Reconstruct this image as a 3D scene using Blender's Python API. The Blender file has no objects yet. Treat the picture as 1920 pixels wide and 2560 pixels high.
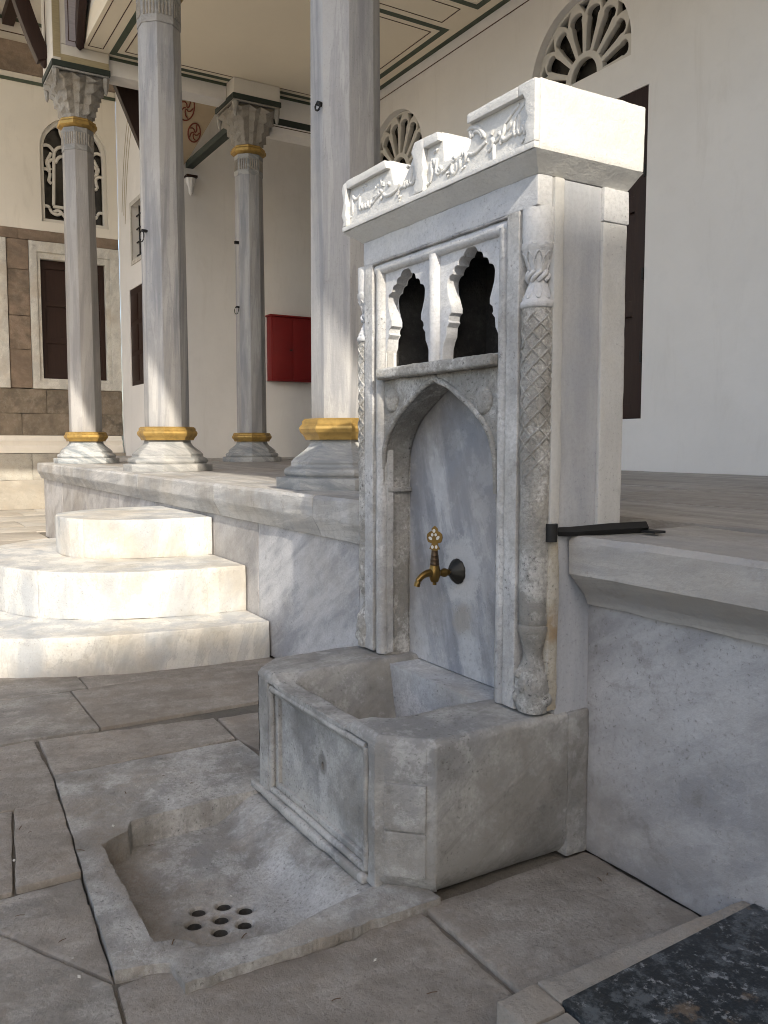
import bpy, bmesh, math, random
from mathutils import Vector, Matrix, noise
random.seed(7)
SC = bpy.context.scene
COL = SC.collection
PI = math.pi
R = math.radians

# ------------------------------------------------------------------ camera, sky, sun, exposure
cam_data = bpy.data.cameras.new("camera")
cam = bpy.data.objects.new("camera", cam_data)
COL.objects.link(cam)
SC.camera = cam
cam.location = (0, 0, 1.4)
cam.rotation_euler = (R(90 - 4.665), 0, R(58.88))
cam_data.sensor_fit = 'VERTICAL'
cam_data.sensor_height = 24.0
cam_data.lens = 24.0 * 2119.0 / 2560.0
cam_data.clip_start = 0.05
cam_data.clip_end = 1000

SUN_DIR = Vector((-3.45, 0.9, -2.2)).normalized()      # the way the light travels
elev = math.asin(-SUN_DIR.z)
world = bpy.data.worlds.new("World")
SC.world = world
world.use_nodes = True
wn = world.node_tree.nodes
wl = world.node_tree.links
wn.clear()
sky = wn.new("ShaderNodeTexSky")
sky.sky_type = 'NISHITA'
sky.sun_disc = False
sky.sun_elevation = elev
sky.sun_rotation = math.atan2(-SUN_DIR.x, -SUN_DIR.y)
sky.air_density = 1.0
sky.dust_density = 3.3
sky.ozone_density = 0.6
bg = wn.new("ShaderNodeBackground")
bg.inputs[1].default_value = 0.15
wo = wn.new("ShaderNodeOutputWorld")
wl.new(sky.outputs[0], bg.inputs[0])
wl.new(bg.outputs[0], wo.inputs[0])

sun_data = bpy.data.lights.new("sun", 'SUN')
sun_data.energy = 2.6
sun_data.angle = R(0.53)
sun_data.color = (1.0, 0.92, 0.79)
sun = bpy.data.objects.new("sun", sun_data)
COL.objects.link(sun)
sun.location = (20, -10, 20)
sun.rotation_euler = SUN_DIR.to_track_quat('-Z', 'Y').to_euler()

vs = SC.view_settings
vs.view_transform = 'Standard'
vs.look = 'None'
vs.exposure = 1.2
vs.gamma = 1.0
vs.use_curve_mapping = False
SC.render.engine = 'CYCLES'
SC.cycles.use_denoising = True
SC.cycles.filter_width = 1.0
SC.cycles.max_bounces = 6
SC.cycles.glossy_bounces = 2
SC.cycles.transmission_bounces = 1
SC.cycles.volume_bounces = 0
SC.cycles.diffuse_bounces = 4
SC.cycles.use_adaptive_sampling = True
SC.cycles.adaptive_threshold = 0.012
SC.cycles.caustics_reflective = False
SC.cycles.caustics_refractive = False
SC.cycles.sample_clamp_indirect = 6.0

# ------------------------------------------------------------------ materials
class NT:
    def __init__(s, name):
        s.m = bpy.data.materials.new(name)
        s.m.use_nodes = True
        s.t = s.m.node_tree
        s.t.nodes.clear()
        s.out = s.t.nodes.new("ShaderNodeOutputMaterial")
        s.p = s.t.nodes.new("ShaderNodeBsdfPrincipled")
        s.t.links.new(s.p.outputs[0], s.out.inputs[0])
    def n(s, typ, **kw):
        nd = s.t.nodes.new("ShaderNode" + typ)
        for k, v in kw.items():
            if k.startswith("i_"):
                nd.inputs[k[2:].replace("_", " ")].default_value = v
            else:
                setattr(nd, k, v)
        return nd
    def l(s, a, b):
        s.t.links.new(a, b)
    def coord(s, rnd=False):
        tc = s.n("TexCoord")
        if not rnd:
            return tc.outputs["Object"]
        oi = s.n("ObjectInfo")
        mul = s.n("Math", operation='MULTIPLY')
        s.l(oi.outputs["Random"], mul.inputs[0]); mul.inputs[1].default_value = 37.0
        add = s.n("VectorMath", operation='ADD')
        s.l(tc.outputs["Object"], add.inputs[0]); s.l(mul.outputs[0], add.inputs[1])
        return add.outputs[0]
    def mapped(s, co, rot=(0, 0, 0), scale=(1, 1, 1)):
        mr = s.n("Mapping")
        mr.inputs["Rotation"].default_value = rot
        s.l(co, mr.inputs["Vector"])
        mp = s.n("Mapping")
        mp.inputs["Scale"].default_value = scale
        s.l(mr.outputs[0], mp.inputs["Vector"])
        return mp.outputs[0]
    def noise(s, co, scale, detail=6, rough=0.55, dist=0.0):
        nd = s.n("TexNoise")
        nd.inputs["Scale"].default_value = scale
        nd.inputs["Detail"].default_value = detail
        nd.inputs["Roughness"].default_value = rough
        nd.inputs["Distortion"].default_value = dist
        s.l(co, nd.inputs["Vector"])
        return nd.outputs["Fac"]
    def ramp(s, fac, lo, hi, a=0.0, b=1.0):
        mr = s.n("MapRange")
        mr.interpolation_type = 'SMOOTHSTEP'
        mr.inputs[1].default_value = lo; mr.inputs[2].default_value = hi
        mr.inputs[3].default_value = a; mr.inputs[4].default_value = b
        s.l(fac, mr.inputs[0])
        return mr.outputs[0]
    def mix(s, fac, a, b, mode='MIX'):
        mx = s.n("Mix", data_type='RGBA', blend_type=mode)
        for sock, v in ((mx.inputs[0], fac), (mx.inputs[6], a), (mx.inputs[7], b)):
            if isinstance(v, (int, float)):
                sock.default_value = v
            elif isinstance(v, tuple):
                sock.default_value = (*v, 1.0)
            else:
                s.l(v, sock)
        return mx.outputs[2]
    def mul(s, a, b):
        m = s.n("Math", operation='MULTIPLY')
        for i, v in enumerate((a, b)):
            if isinstance(v, (int, float)): m.inputs[i].default_value = v
            else: s.l(v, m.inputs[i])
        return m.outputs[0]
    def bump(s, fac, strength, dist, prev=None):
        b = s.n("Bump")
        b.inputs["Strength"].default_value = strength
        b.inputs["Distance"].default_value = dist
        s.l(fac, b.inputs["Height"])
        if prev is not None: s.l(prev, b.inputs["Normal"])
        return b.outputs[0]
    def done(s, color, rough=0.6, normal=None, metal=0.0, spec=0.4):
        for sock, v in ((s.p.inputs["Base Color"], color), (s.p.inputs["Roughness"], rough)):
            if isinstance(v, (int, float)): sock.default_value = v
            elif isinstance(v, tuple): sock.default_value = (*v, 1.0)
            else: s.l(v, sock)
        s.p.inputs["Metallic"].default_value = metal
        s.p.inputs["Specular IOR Level"].default_value = spec
        if normal is not None: s.l(normal, s.p.inputs["Normal"])
        return s.m

def stone(name, light, dark, warm, rot=(0.3, 0.5, 0.2), vs_=(1.2, 1.2, 4.0), vscale=1.4, vamt=0.8, warm_amt=0.5, warm_scale=2.2,
          dirt=(0.09, 0.085, 0.075), dirt_amt=0.5, speck=0.5, rough=0.55, bumpy=0.35, grain=1.0, pit=0.0, rnd=False, spec=0.35, whit=0.0, whit_col=(0.72, 0.71, 0.68),
          blotch=0.0, blotch_col=(0.13, 0.115, 0.09), blotch_scale=1.7, fine=0.3, lines=0.0, spots=()):
    t = NT(name)
    co = t.coord(rnd)
    v = t.noise(t.mapped(co, rot, vs_), vscale, 6, 0.62, 0.25)
    col = t.mix(t.mul(t.ramp(v, 0.40, 0.62), vamt), light, dark)
    if lines:
        ab = t.n("Math", operation='ABSOLUTE')
        sub = t.n("Math", operation='SUBTRACT')
        t.l(v, sub.inputs[0]); sub.inputs[1].default_value = 0.47
        t.l(sub.outputs[0], ab.inputs[0])
        col = t.mix(t.mul(t.ramp(ab.outputs[0], 0.022, 0.0), lines), col, tuple(c * 0.6 for c in dark))
    w = t.noise(co, warm_scale, 4, 0.6)
    col = t.mix(t.mul(t.ramp(w, 0.45, 0.68), warm_amt), col, warm)
    d = t.noise(co, 7.0, 9, 0.76)
    if whit:
        col = t.mix(t.mul(t.ramp(d, 0.50, 0.42), whit), col, whit_col)
    if blotch:
        bl = t.noise(co, blotch_scale, 7, 0.70)
        col = t.mix(t.mul(t.ramp(bl, 0.45, 0.64), blotch), col, blotch_col)
    col = t.mix(t.mul(t.ramp(d, 0.56, 0.70), dirt_amt), col, dirt)
    for cen, sc, r0, r1, scol, samt in spots:       # stains and worn patches of their own shape
        sb = t.n("VectorMath", operation='SUBTRACT'); t.l(co, sb.inputs[0]); sb.inputs[1].default_value = cen
        ml = t.n("VectorMath", operation='MULTIPLY'); t.l(sb.outputs[0], ml.inputs[0]); ml.inputs[1].default_value = sc
        ln = t.n("VectorMath", operation='LENGTH'); t.l(ml.outputs[0], ln.inputs[0])
        ad = t.n("Math", operation='ADD'); t.l(ln.outputs["Value"], ad.inputs[0]); t.l(t.mul(d, 1.7), ad.inputs[1])
        col = t.mix(t.mul(t.ramp(ad.outputs[0], r1 + 0.85, r0 + 0.85), samt), col, scol)
    sp = t.noise(co, 78.0, 5, 0.68)
    if fine:
        col = t.mix(t.mul(t.ramp(sp, 0.40, 0.66), fine), col, tuple(c * 0.55 for c in light))
    if speck:
        f = t.mul(t.mul(t.ramp(sp, 0.61, 0.66), t.ramp(w, 0.56, 0.42)), speck)
        col = t.mix(f, col, (0.04, 0.038, 0.033))
    if rnd:
        oi = t.n("ObjectInfo")
        col = t.mix(t.ramp(oi.outputs["Random"], 0.0, 1.0, 0.0, 0.45), col, tuple(c * 0.70 * k for c, k in zip(warm, (1.0, 0.97, 0.95))))
    nrm = t.bump(d, bumpy, 0.03)
    nrm = t.bump(sp, bumpy * 0.8 + pit * 0.6, 0.006, nrm)
    rr = t.ramp(d, 0.3, 0.7, rough - 0.1, rough + 0.15)
    return t.done(col, rr, nrm, spec=spec)

def plaster(name, base, var=0.06, bump=0.12, stain=0.0, stain_col=(0.35, 0.31, 0.25)):
    t = NT(name)
    co = t.coord()
    n1 = t.noise(co, 0.7, 6, 0.6, 0.3)
    col = t.mix(t.ramp(n1, 0.3, 0.7), base, tuple(c * (1 - var) for c in base))
    n2 = t.noise(co, 6.0, 7, 0.65)
    col = t.mix(t.mul(t.ramp(n2, 0.5, 0.75), 0.25), col, tuple(c * (1 - 1.6 * var) for c in base))
    if stain:
        n3 = t.noise(t.mapped(co, (0, 0, 0), (2.5, 2.5, 0.5)), 1.6, 8, 0.7, 0.5)
        col = t.mix(t.mul(t.ramp(n3, 0.52, 0.72), stain), col, stain_col)
    nrm = t.bump(t.noise(co, 3.0, 6, 0.6), bump, 0.03)
    nrm = t.bump(t.noise(co, 90.0, 3, 0.6), bump, 0.004, nrm)
    return t.done(col, 0.85, nrm, spec=0.2)

def paint(name, base, rough=0.6, grain=(1, 1, 12), amt=0.35, metal=0.0, spec=0.35, bump=0.1):
    t = NT(name)
    co = t.coord()
    n1 = t.noise(t.mapped(co, (0, 0, 0), grain), 6.0, 6, 0.6, 0.3)
    col = t.mix(t.mul(t.ramp(n1, 0.35, 0.7), amt), base, tuple(c * 0.55 for c in base))
    nrm = t.bump(n1, bump, 0.01)
    return t.done(col, rough, nrm, metal=metal, spec=spec)

MAT = {}
L_, D_, W_ = (0.66, 0.65, 0.62), (0.36, 0.38, 0.41), (0.50, 0.46, 0.39)
MAT['cap'] = stone('cap_marble', (0.63, 0.625, 0.60), (0.53, 0.53, 0.52), (0.57, 0.55, 0.50), vamt=0.5, warm_amt=0.4, dirt=(0.32, 0.31, 0.28), dirt_amt=0.22, speck=0.12, rough=0.75, bumpy=0.42, fine=0.14)
MAT['fmarble'] = stone('fountain_marble', (0.50, 0.495, 0.48), (0.35, 0.36, 0.38), (0.42, 0.395, 0.345), rot=(0.1, 0.15, 0), vs_=(3, 3, 0.8), vamt=0.7, warm_amt=0.45, dirt_amt=0.45, speck=0.7, rough=0.7, bumpy=0.45, whit=0.5, whit_col=(0.66, 0.655, 0.635), pit=0.25, blotch=0.45, blotch_col=(0.22, 0.205, 0.18), blotch_scale=2.6, fine=0.4)
MAT['worn'] = stone('weathered_marble', (0.46, 0.45, 0.42), (0.32, 0.32, 0.31), (0.38, 0.34, 0.275), rot=(0.1, 0.2, 0), vs_=(2, 2, 0.9), vamt=0.6, warm_amt=0.5, dirt_amt=0.6, speck=0.95, rough=0.8, bumpy=0.9, whit=0.75, pit=0.6, blotch=0.5, blotch_col=(0.17, 0.155, 0.125), blotch_scale=3.0, fine=0.6)
MAT['upper'] = stone('clean_marble', (0.62, 0.62, 0.615), (0.44, 0.455, 0.49), (0.55, 0.53, 0.49), rot=(0, 0.4, 0), vs_=(1.5, 1.5, 4), vamt=0.6, warm_amt=0.3, dirt_amt=0.25, speck=0.4, rough=0.65, bumpy=0.45, fine=0.3)
MAT['panel'] = stone('grey_veined_panel', (0.43, 0.435, 0.445), (0.205, 0.215, 0.24), (0.27, 0.25, 0.235), rot=(0, 0.30, 0), vs_=(3.4, 2.0, 0.55), vscale=1.9, vamt=0.95, warm_amt=0.5, warm_scale=3.0, dirt_amt=0.25, speck=0.3, rough=0.42, bumpy=0.15, whit=0.12, blotch=0.4, blotch_col=(0.17, 0.155, 0.14), blotch_scale=3.2, fine=0.15, lines=0.25, spots=(((-2.66, 1.955, 0.90), (8, 0, 7), 0.75, 1.05, (0.46, 0.46, 0.46), 0.8), ((-2.645, 1.955, 0.71), (9, 0, 10), 0.35, 0.85, (0.27, 0.25, 0.22), 0.75), ((-2.60, 1.955, 0.60), (6, 0, 7), 0.3, 0.6, (0.44, 0.45, 0.46), 0.5)))
MAT['basin'] = stone('basin_marble', (0.42, 0.415, 0.395), (0.20, 0.203, 0.205), (0.26, 0.235, 0.195), rot=(-0.6, 0.35, 0.0), vs_=(2.6, 0.45, 3.2), vscale=1.7, vamt=0.9, warm_amt=0.5, warm_scale=1.8, dirt_amt=0.5, speck=0.7, rough=0.6, bumpy=0.45, whit=0.35, whit_col=(0.56, 0.56, 0.55), blotch=0.5, blotch_col=(0.12, 0.11, 0.092), blotch_scale=2.1, fine=0.42, lines=0.2, spots=(((-2.606, 1.31, 0.17), (22, 0, 8), 0.5, 1.0, (0.46, 0.455, 0.44), 0.7), ((-2.606, 1.31, 0.27), (22, 3, 18), 0.4, 0.9, (0.08, 0.075, 0.065), 0.7), ((-2.9, 1.30, 0.05), (2.0, 4, 6), 0.4, 0.9, (0.44, 0.42, 0.38), 0.5)))
MAT['side'] = stone('blue_grey_slab', (0.42, 0.43, 0.45), (0.29, 0.305, 0.335), (0.46, 0.43, 0.38), rot=(0, 0.03, 0), vs_=(2.4, 2.4, 0.5), vscale=1.6, vamt=0.8, warm_amt=0.3, dirt_amt=0.2, speck=0.3, rough=0.5, bumpy=0.2, fine=0.2)
MAT['flank'] = stone('plain_pale_marble', (0.52, 0.515, 0.495), (0.42, 0.42, 0.415), (0.47, 0.445, 0.39), rot=(0, 0.1, 0), vs_=(3, 3, 0.6), vamt=0.6, warm_amt=0.4, dirt_amt=0.2, speck=0.3, rough=0.65, bumpy=0.3, fine=0.14)
MAT['riser'] = stone('riser_marble', (0.52, 0.52, 0.53), (0.27, 0.28, 0.305), (0.36, 0.325, 0.28), rot=(0, 0.55, 0), vs_=(0.6, 1.2, 3.0), vscale=1.8, vamt=0.95, warm_amt=0.45, warm_scale=1.4, dirt_amt=0.45, speck=0.6, rough=0.52, bumpy=0.3, rnd=True, whit=0.3, whit_col=(0.56, 0.56, 0.57), blotch=0.5, blotch_col=(0.19, 0.17, 0.145), blotch_scale=1.0, fine=0.3)
MAT['coping'] = stone('coping_marble', (0.56, 0.555, 0.54), (0.30, 0.315, 0.335), (0.44, 0.39, 0.32), rot=(0, 0.08, 0.12), vs_=(0.55, 5, 7), vscale=1.4, vamt=0.85, warm_amt=0.4, dirt_amt=0.35, speck=0.4, rough=0.5, bumpy=0.35, rnd=True, blotch=0.45, blotch_col=(0.18, 0.16, 0.13), blotch_scale=1.5, fine=0.25, lines=0.3)
MAT['floor'] = stone('portico_floor_marble', (0.44, 0.42, 0.39), (0.27, 0.255, 0.24), (0.38, 0.34, 0.29), rot=(0, 0, 0.12), vs_=(0.4, 5, 3), vscale=1.5, vamt=0.9, warm_amt=0.4, dirt_amt=0.3, speck=0.3, rough=0.5, bumpy=0.3, rnd=True, fine=0.2, lines=0.4)
MAT['step'] = stone('step_marble', (0.60, 0.59, 0.555), (0.33, 0.35, 0.375), (0.54, 0.46, 0.35), rot=(0.25, 0.25, 0), vs_=(3.4, 3.4, 0.7), vscale=1.5, vamt=0.8, warm_amt=0.45, warm_scale=1.6, dirt_amt=0.3, speck=0.4, rough=0.5, bumpy=0.35, rnd=False, fine=0.18, lines=0.3, blotch=0.4, blotch_col=(0.30, 0.26, 0.19), blotch_scale=1.4)
MAT['column'] = stone('column_marble', (0.47, 0.47, 0.47), (0.22, 0.235, 0.265), (0.40, 0.37, 0.325), rot=(0.05, 0.04, 0), vs_=(4.5, 4.5, 0.30), vscale=1.7, vamt=0.95, warm_amt=0.35, warm_scale=1.0, dirt_amt=0.14, speck=0.25, rough=0.45, bumpy=0.18, rnd=True, fine=0.12, lines=0.25, blotch=0.3, blotch_col=(0.26, 0.25, 0.24), blotch_scale=0.8)
MAT['colbase'] = stone('column_base_marble', (0.44, 0.445, 0.44), (0.20, 0.225, 0.24), (0.36, 0.33, 0.285), rot=(0.5, 0.2, 0), vs_=(1.2, 1.2, 6), vscale=2.2, vamt=0.95, warm_amt=0.3, dirt_amt=0.3, speck=0.3, rough=0.5, bumpy=0.3, rnd=True, fine=0.15, lines=0.3)
MAT['capital'] = stone('capital_stone', (0.48, 0.47, 0.44), (0.30, 0.30, 0.285), (0.42, 0.36, 0.275), vamt=0.6, warm_amt=0.5, dirt_amt=0.5, speck=0.5, rough=0.85, bumpy=0.8, rnd=True, fine=0.3, blotch=0.5)
MAT['paving'] = stone('paving_stone_grey', (0.38, 0.36, 0.325), (0.20, 0.19, 0.172), (0.33, 0.28, 0.225), rot=(0, 0, 0.2), vs_=(3.2, 0.8, 2), vscale=2.4, vamt=0.85, warm_amt=0.55, warm_scale=1.7, dirt_amt=0.5, speck=0.7, rough=0.68, bumpy=0.6, rnd=True, whit=0.4, whit_col=(0.50, 0.475, 0.43), blotch=0.55, blotch_col=(0.11, 0.098, 0.08), blotch_scale=2.2, fine=0.5, lines=0.3)
MAT['sunlit_pav'] = stone('sunlit_tone_court_stone', (0.46, 0.435, 0.39), (0.30, 0.285, 0.26), (0.44, 0.38, 0.30), rot=(0, 0, 0.2), vs_=(3.2, 0.8, 2), vscale=1.6, vamt=0.7, warm_amt=0.5, warm_scale=1.2, dirt_amt=0.35, speck=0.3, rough=0.7, bumpy=0.5, rnd=True, fine=0.25, lines=0.2)  # lighter copy of the paving: the sunlit look is put into the colour
MAT['tray'] = stone('drain_slab_stone', (0.42, 0.41, 0.385), (0.20, 0.197, 0.187), (0.29, 0.245, 0.19), rot=(0, 0, 0.5), vs_=(1.6, 2.6, 2), vscale=2.0, vamt=0.8, warm_amt=0.65, warm_scale=2.1, dirt_amt=0.55, speck=0.6, rough=0.62, bumpy=0.6, whit=0.45, whit_col=(0.54, 0.535, 0.52), blotch=0.65, blotch_col=(0.13, 0.112, 0.088), blotch_scale=2.3, fine=0.5, spots=(((-2.42, 1.10, -0.03), (3.2, 5.5, 0), 0.5, 1.0, (0.50, 0.50, 0.49), 0.6), ((-2.72, 0.67, -0.03), (1.8, 9, 0), 0.5, 1.0, (0.17, 0.135, 0.10), 0.6)))
MAT['mortar'] = stone('dark_joint', (0.16, 0.145, 0.125), (0.09, 0.085, 0.075), (0.15, 0.12, 0.09), rough=0.9, bumpy=0.8, dirt_amt=0.5)
MAT['bed'] = stone('sandy_joint', (0.20, 0.18, 0.15), (0.11, 0.10, 0.085), (0.16, 0.13, 0.095), rough=0.9, bumpy=0.8, dirt_amt=0.4)
MAT['soot_shade'] = stone('black_stain_and_shade', (0.05, 0.048, 0.045), (0.02, 0.02, 0.02), (0.09, 0.085, 0.075), rough=0.9, bumpy=0.8, dirt_amt=0.5, whit=0.1, whit_col=(0.2, 0.19, 0.17))  # near-black: stained stone, with the shade of hollows put into its colour
MAT['ground'] = stone('courtyard_stone', (0.50, 0.47, 0.42), (0.28, 0.265, 0.245), (0.40, 0.34, 0.27), vs_=(1, 3, 2), vscale=0.6, warm_amt=0.5, rough=0.7, bumpy=0.4)
MAT['rusty'] = stone('rust_stained_marble', (0.46, 0.42, 0.34), (0.34, 0.31, 0.26), (0.30, 0.19, 0.08), vs_=(6, 6, 0.8), vscale=1.6, vamt=0.6, warm_amt=0.75, warm_scale=5.0, dirt_amt=0.3, speck=0.5, rough=0.75, bumpy=0.6, whit=0.2)
MAT['patch'] = stone('pale_mortar', (0.46, 0.46, 0.46), (0.36, 0.365, 0.375), (0.40, 0.38, 0.36), rough=0.8, bumpy=0.5, dirt_amt=0.15, speck=0.2)
MAT['scab'] = stone('brown_grey_scale', (0.34, 0.325, 0.30), (0.25, 0.245, 0.24), (0.29, 0.26, 0.22), rough=0.85, bumpy=0.9, dirt_amt=0.5, whit=0.35, pit=0.5)
MAT['pale'] = stone('pale_border_stone', (0.38, 0.355, 0.315), (0.26, 0.245, 0.22), (0.34, 0.28, 0.215), vamt=0.6, warm_amt=0.6, dirt_amt=0.4, speck=0.5, rough=0.7, bumpy=0.7, rnd=True, blotch=0.3, fine=0.3)
MAT['brown'] = stone('brown_wall_stone', (0.25, 0.19, 0.14), (0.13, 0.105, 0.08), (0.36, 0.27, 0.20), vs_=(2, 1.2, 3.5), vscale=1.8, vamt=0.8, warm_amt=0.55, dirt_amt=0.5, speck=0.6, rough=0.85, bumpy=0.9, rnd=True, pit=0.5, blotch=0.4, blotch_col=(0.09, 0.07, 0.05), whit=0.15, whit_col=(0.42, 0.36, 0.29), fine=0.4)
MAT['dkbrown'] = stone('stained_wall_stone', (0.22, 0.18, 0.135), (0.10, 0.085, 0.065), (0.34, 0.28, 0.21), vs_=(2, 2, 1.2), vscale=2.4, vamt=0.9, warm_amt=0.35, dirt_amt=0.6, speck=0.6, rough=0.85, bumpy=0.8, rnd=True, pit=0.4, whit=0.18, whit_col=(0.5, 0.45, 0.38), blotch=0.5, blotch_col=(0.06, 0.05, 0.04), blotch_scale=1.5)
MAT['greybase'] = stone('grey_plinth_stone', (0.42, 0.40, 0.35), (0.27, 0.26, 0.23), (0.38, 0.33, 0.26), vs_=(1, 1, 2), vscale=1.3, dirt_amt=0.5, rough=0.8, bumpy=0.6, rnd=True)
MAT['framestone'] = stone('window_frame_marble', (0.62, 0.60, 0.54), (0.46, 0.44, 0.40), (0.46, 0.38, 0.29), vs_=(3, 3, 0.7), vscale=2.0, warm_amt=0.5, dirt_amt=0.4, speck=0.5, rough=0.75, bumpy=0.6)
MAT['plaster'] = plaster('white_plaster', (0.83, 0.805, 0.765), 0.08, 0.16, 0.18, (0.56, 0.52, 0.46))
MAT['plaster_warm'] = plaster('cream_plaster', (0.74, 0.695, 0.61), 0.08, 0.12, 0.15)
MAT['ceiling'] = plaster('cream_ceiling', (0.82, 0.735, 0.58), 0.05, 0.06)
MAT['tan'] = plaster('tan_vault_plaster', (0.58, 0.47, 0.33), 0.15, 0.1, 0.4, (0.42, 0.30, 0.2))
MAT['tracery'] = plaster('tracery_plaster', (0.66, 0.63, 0.57), 0.08, 0.1)
MAT['green'] = paint('green_paint', (0.075, 0.095, 0.065), 0.6)
MAT['dkgreen'] = paint('dark_green_paint', (0.03, 0.04, 0.032), 0.6)
MAT['brownline'] = paint('brown_line_paint', (0.09, 0.045, 0.03), 0.7)
MAT['lilac'] = paint('lilac_paint', (0.45, 0.42, 0.45), 0.7)
MAT['ochre'] = paint('ochre_paint', (0.42, 0.35, 0.21), 0.7)
MAT['redpaint'] = paint('red_ornament_paint', (0.22, 0.05, 0.03), 0.7)
MAT['gold'] = paint('gold_leaf', (0.48, 0.31, 0.095), 0.46, (2, 2, 2), 0.75, metal=0.6, bump=0.3)
MAT['wood'] = paint('dark_brown_wood', (0.026, 0.010, 0.006), 0.5, (6, 6, 0.6), 0.5, bump=0.25)
MAT['redbox'] = paint('red_enamel', (0.20, 0.008, 0.008), 0.45, (1, 1, 1), 0.15)
MAT['iron'] = paint('black_iron', (0.018, 0.018, 0.018), 0.55, (1, 1, 1), 0.4, metal=0.3, bump=0.3)
MAT['brass'] = paint('aged_brass', (0.20, 0.125, 0.04), 0.36, (2, 2, 2), 0.6, metal=0.9)
MAT['bronze'] = paint('dark_bronze', (0.075, 0.05, 0.03), 0.42, (2, 2, 2), 0.5, metal=0.75)
MAT['dkbronze'] = paint('blackened_bronze', (0.035, 0.033, 0.028), 0.5, (2, 2, 2), 0.5, metal=0.6)
MAT['enamel'] = paint('pale_inlay', (0.55, 0.54, 0.50), 0.5, (2, 2, 2), 0.2)
MAT['leaf'] = paint('dry_leaf', (0.10, 0.06, 0.03), 0.8)
MAT['crumb'] = paint('pale_crumb', (0.6, 0.58, 0.52), 0.8)

def glass_dark():
    t = NT('dark_window_glass')
    co = t.coord()
    n = t.noise(co, 2.5, 4, 0.6)
    col = t.mix(t.ramp(n, 0.3, 0.7), (0.018, 0.017, 0.015), (0.035, 0.03, 0.025))
    nrm = t.bump(t.noise(co, 3.0, 3, 0.5), 0.05, 0.02)
    return t.done(col, 0.12, nrm, spec=0.5)
MAT['glass'] = glass_dark()

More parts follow.
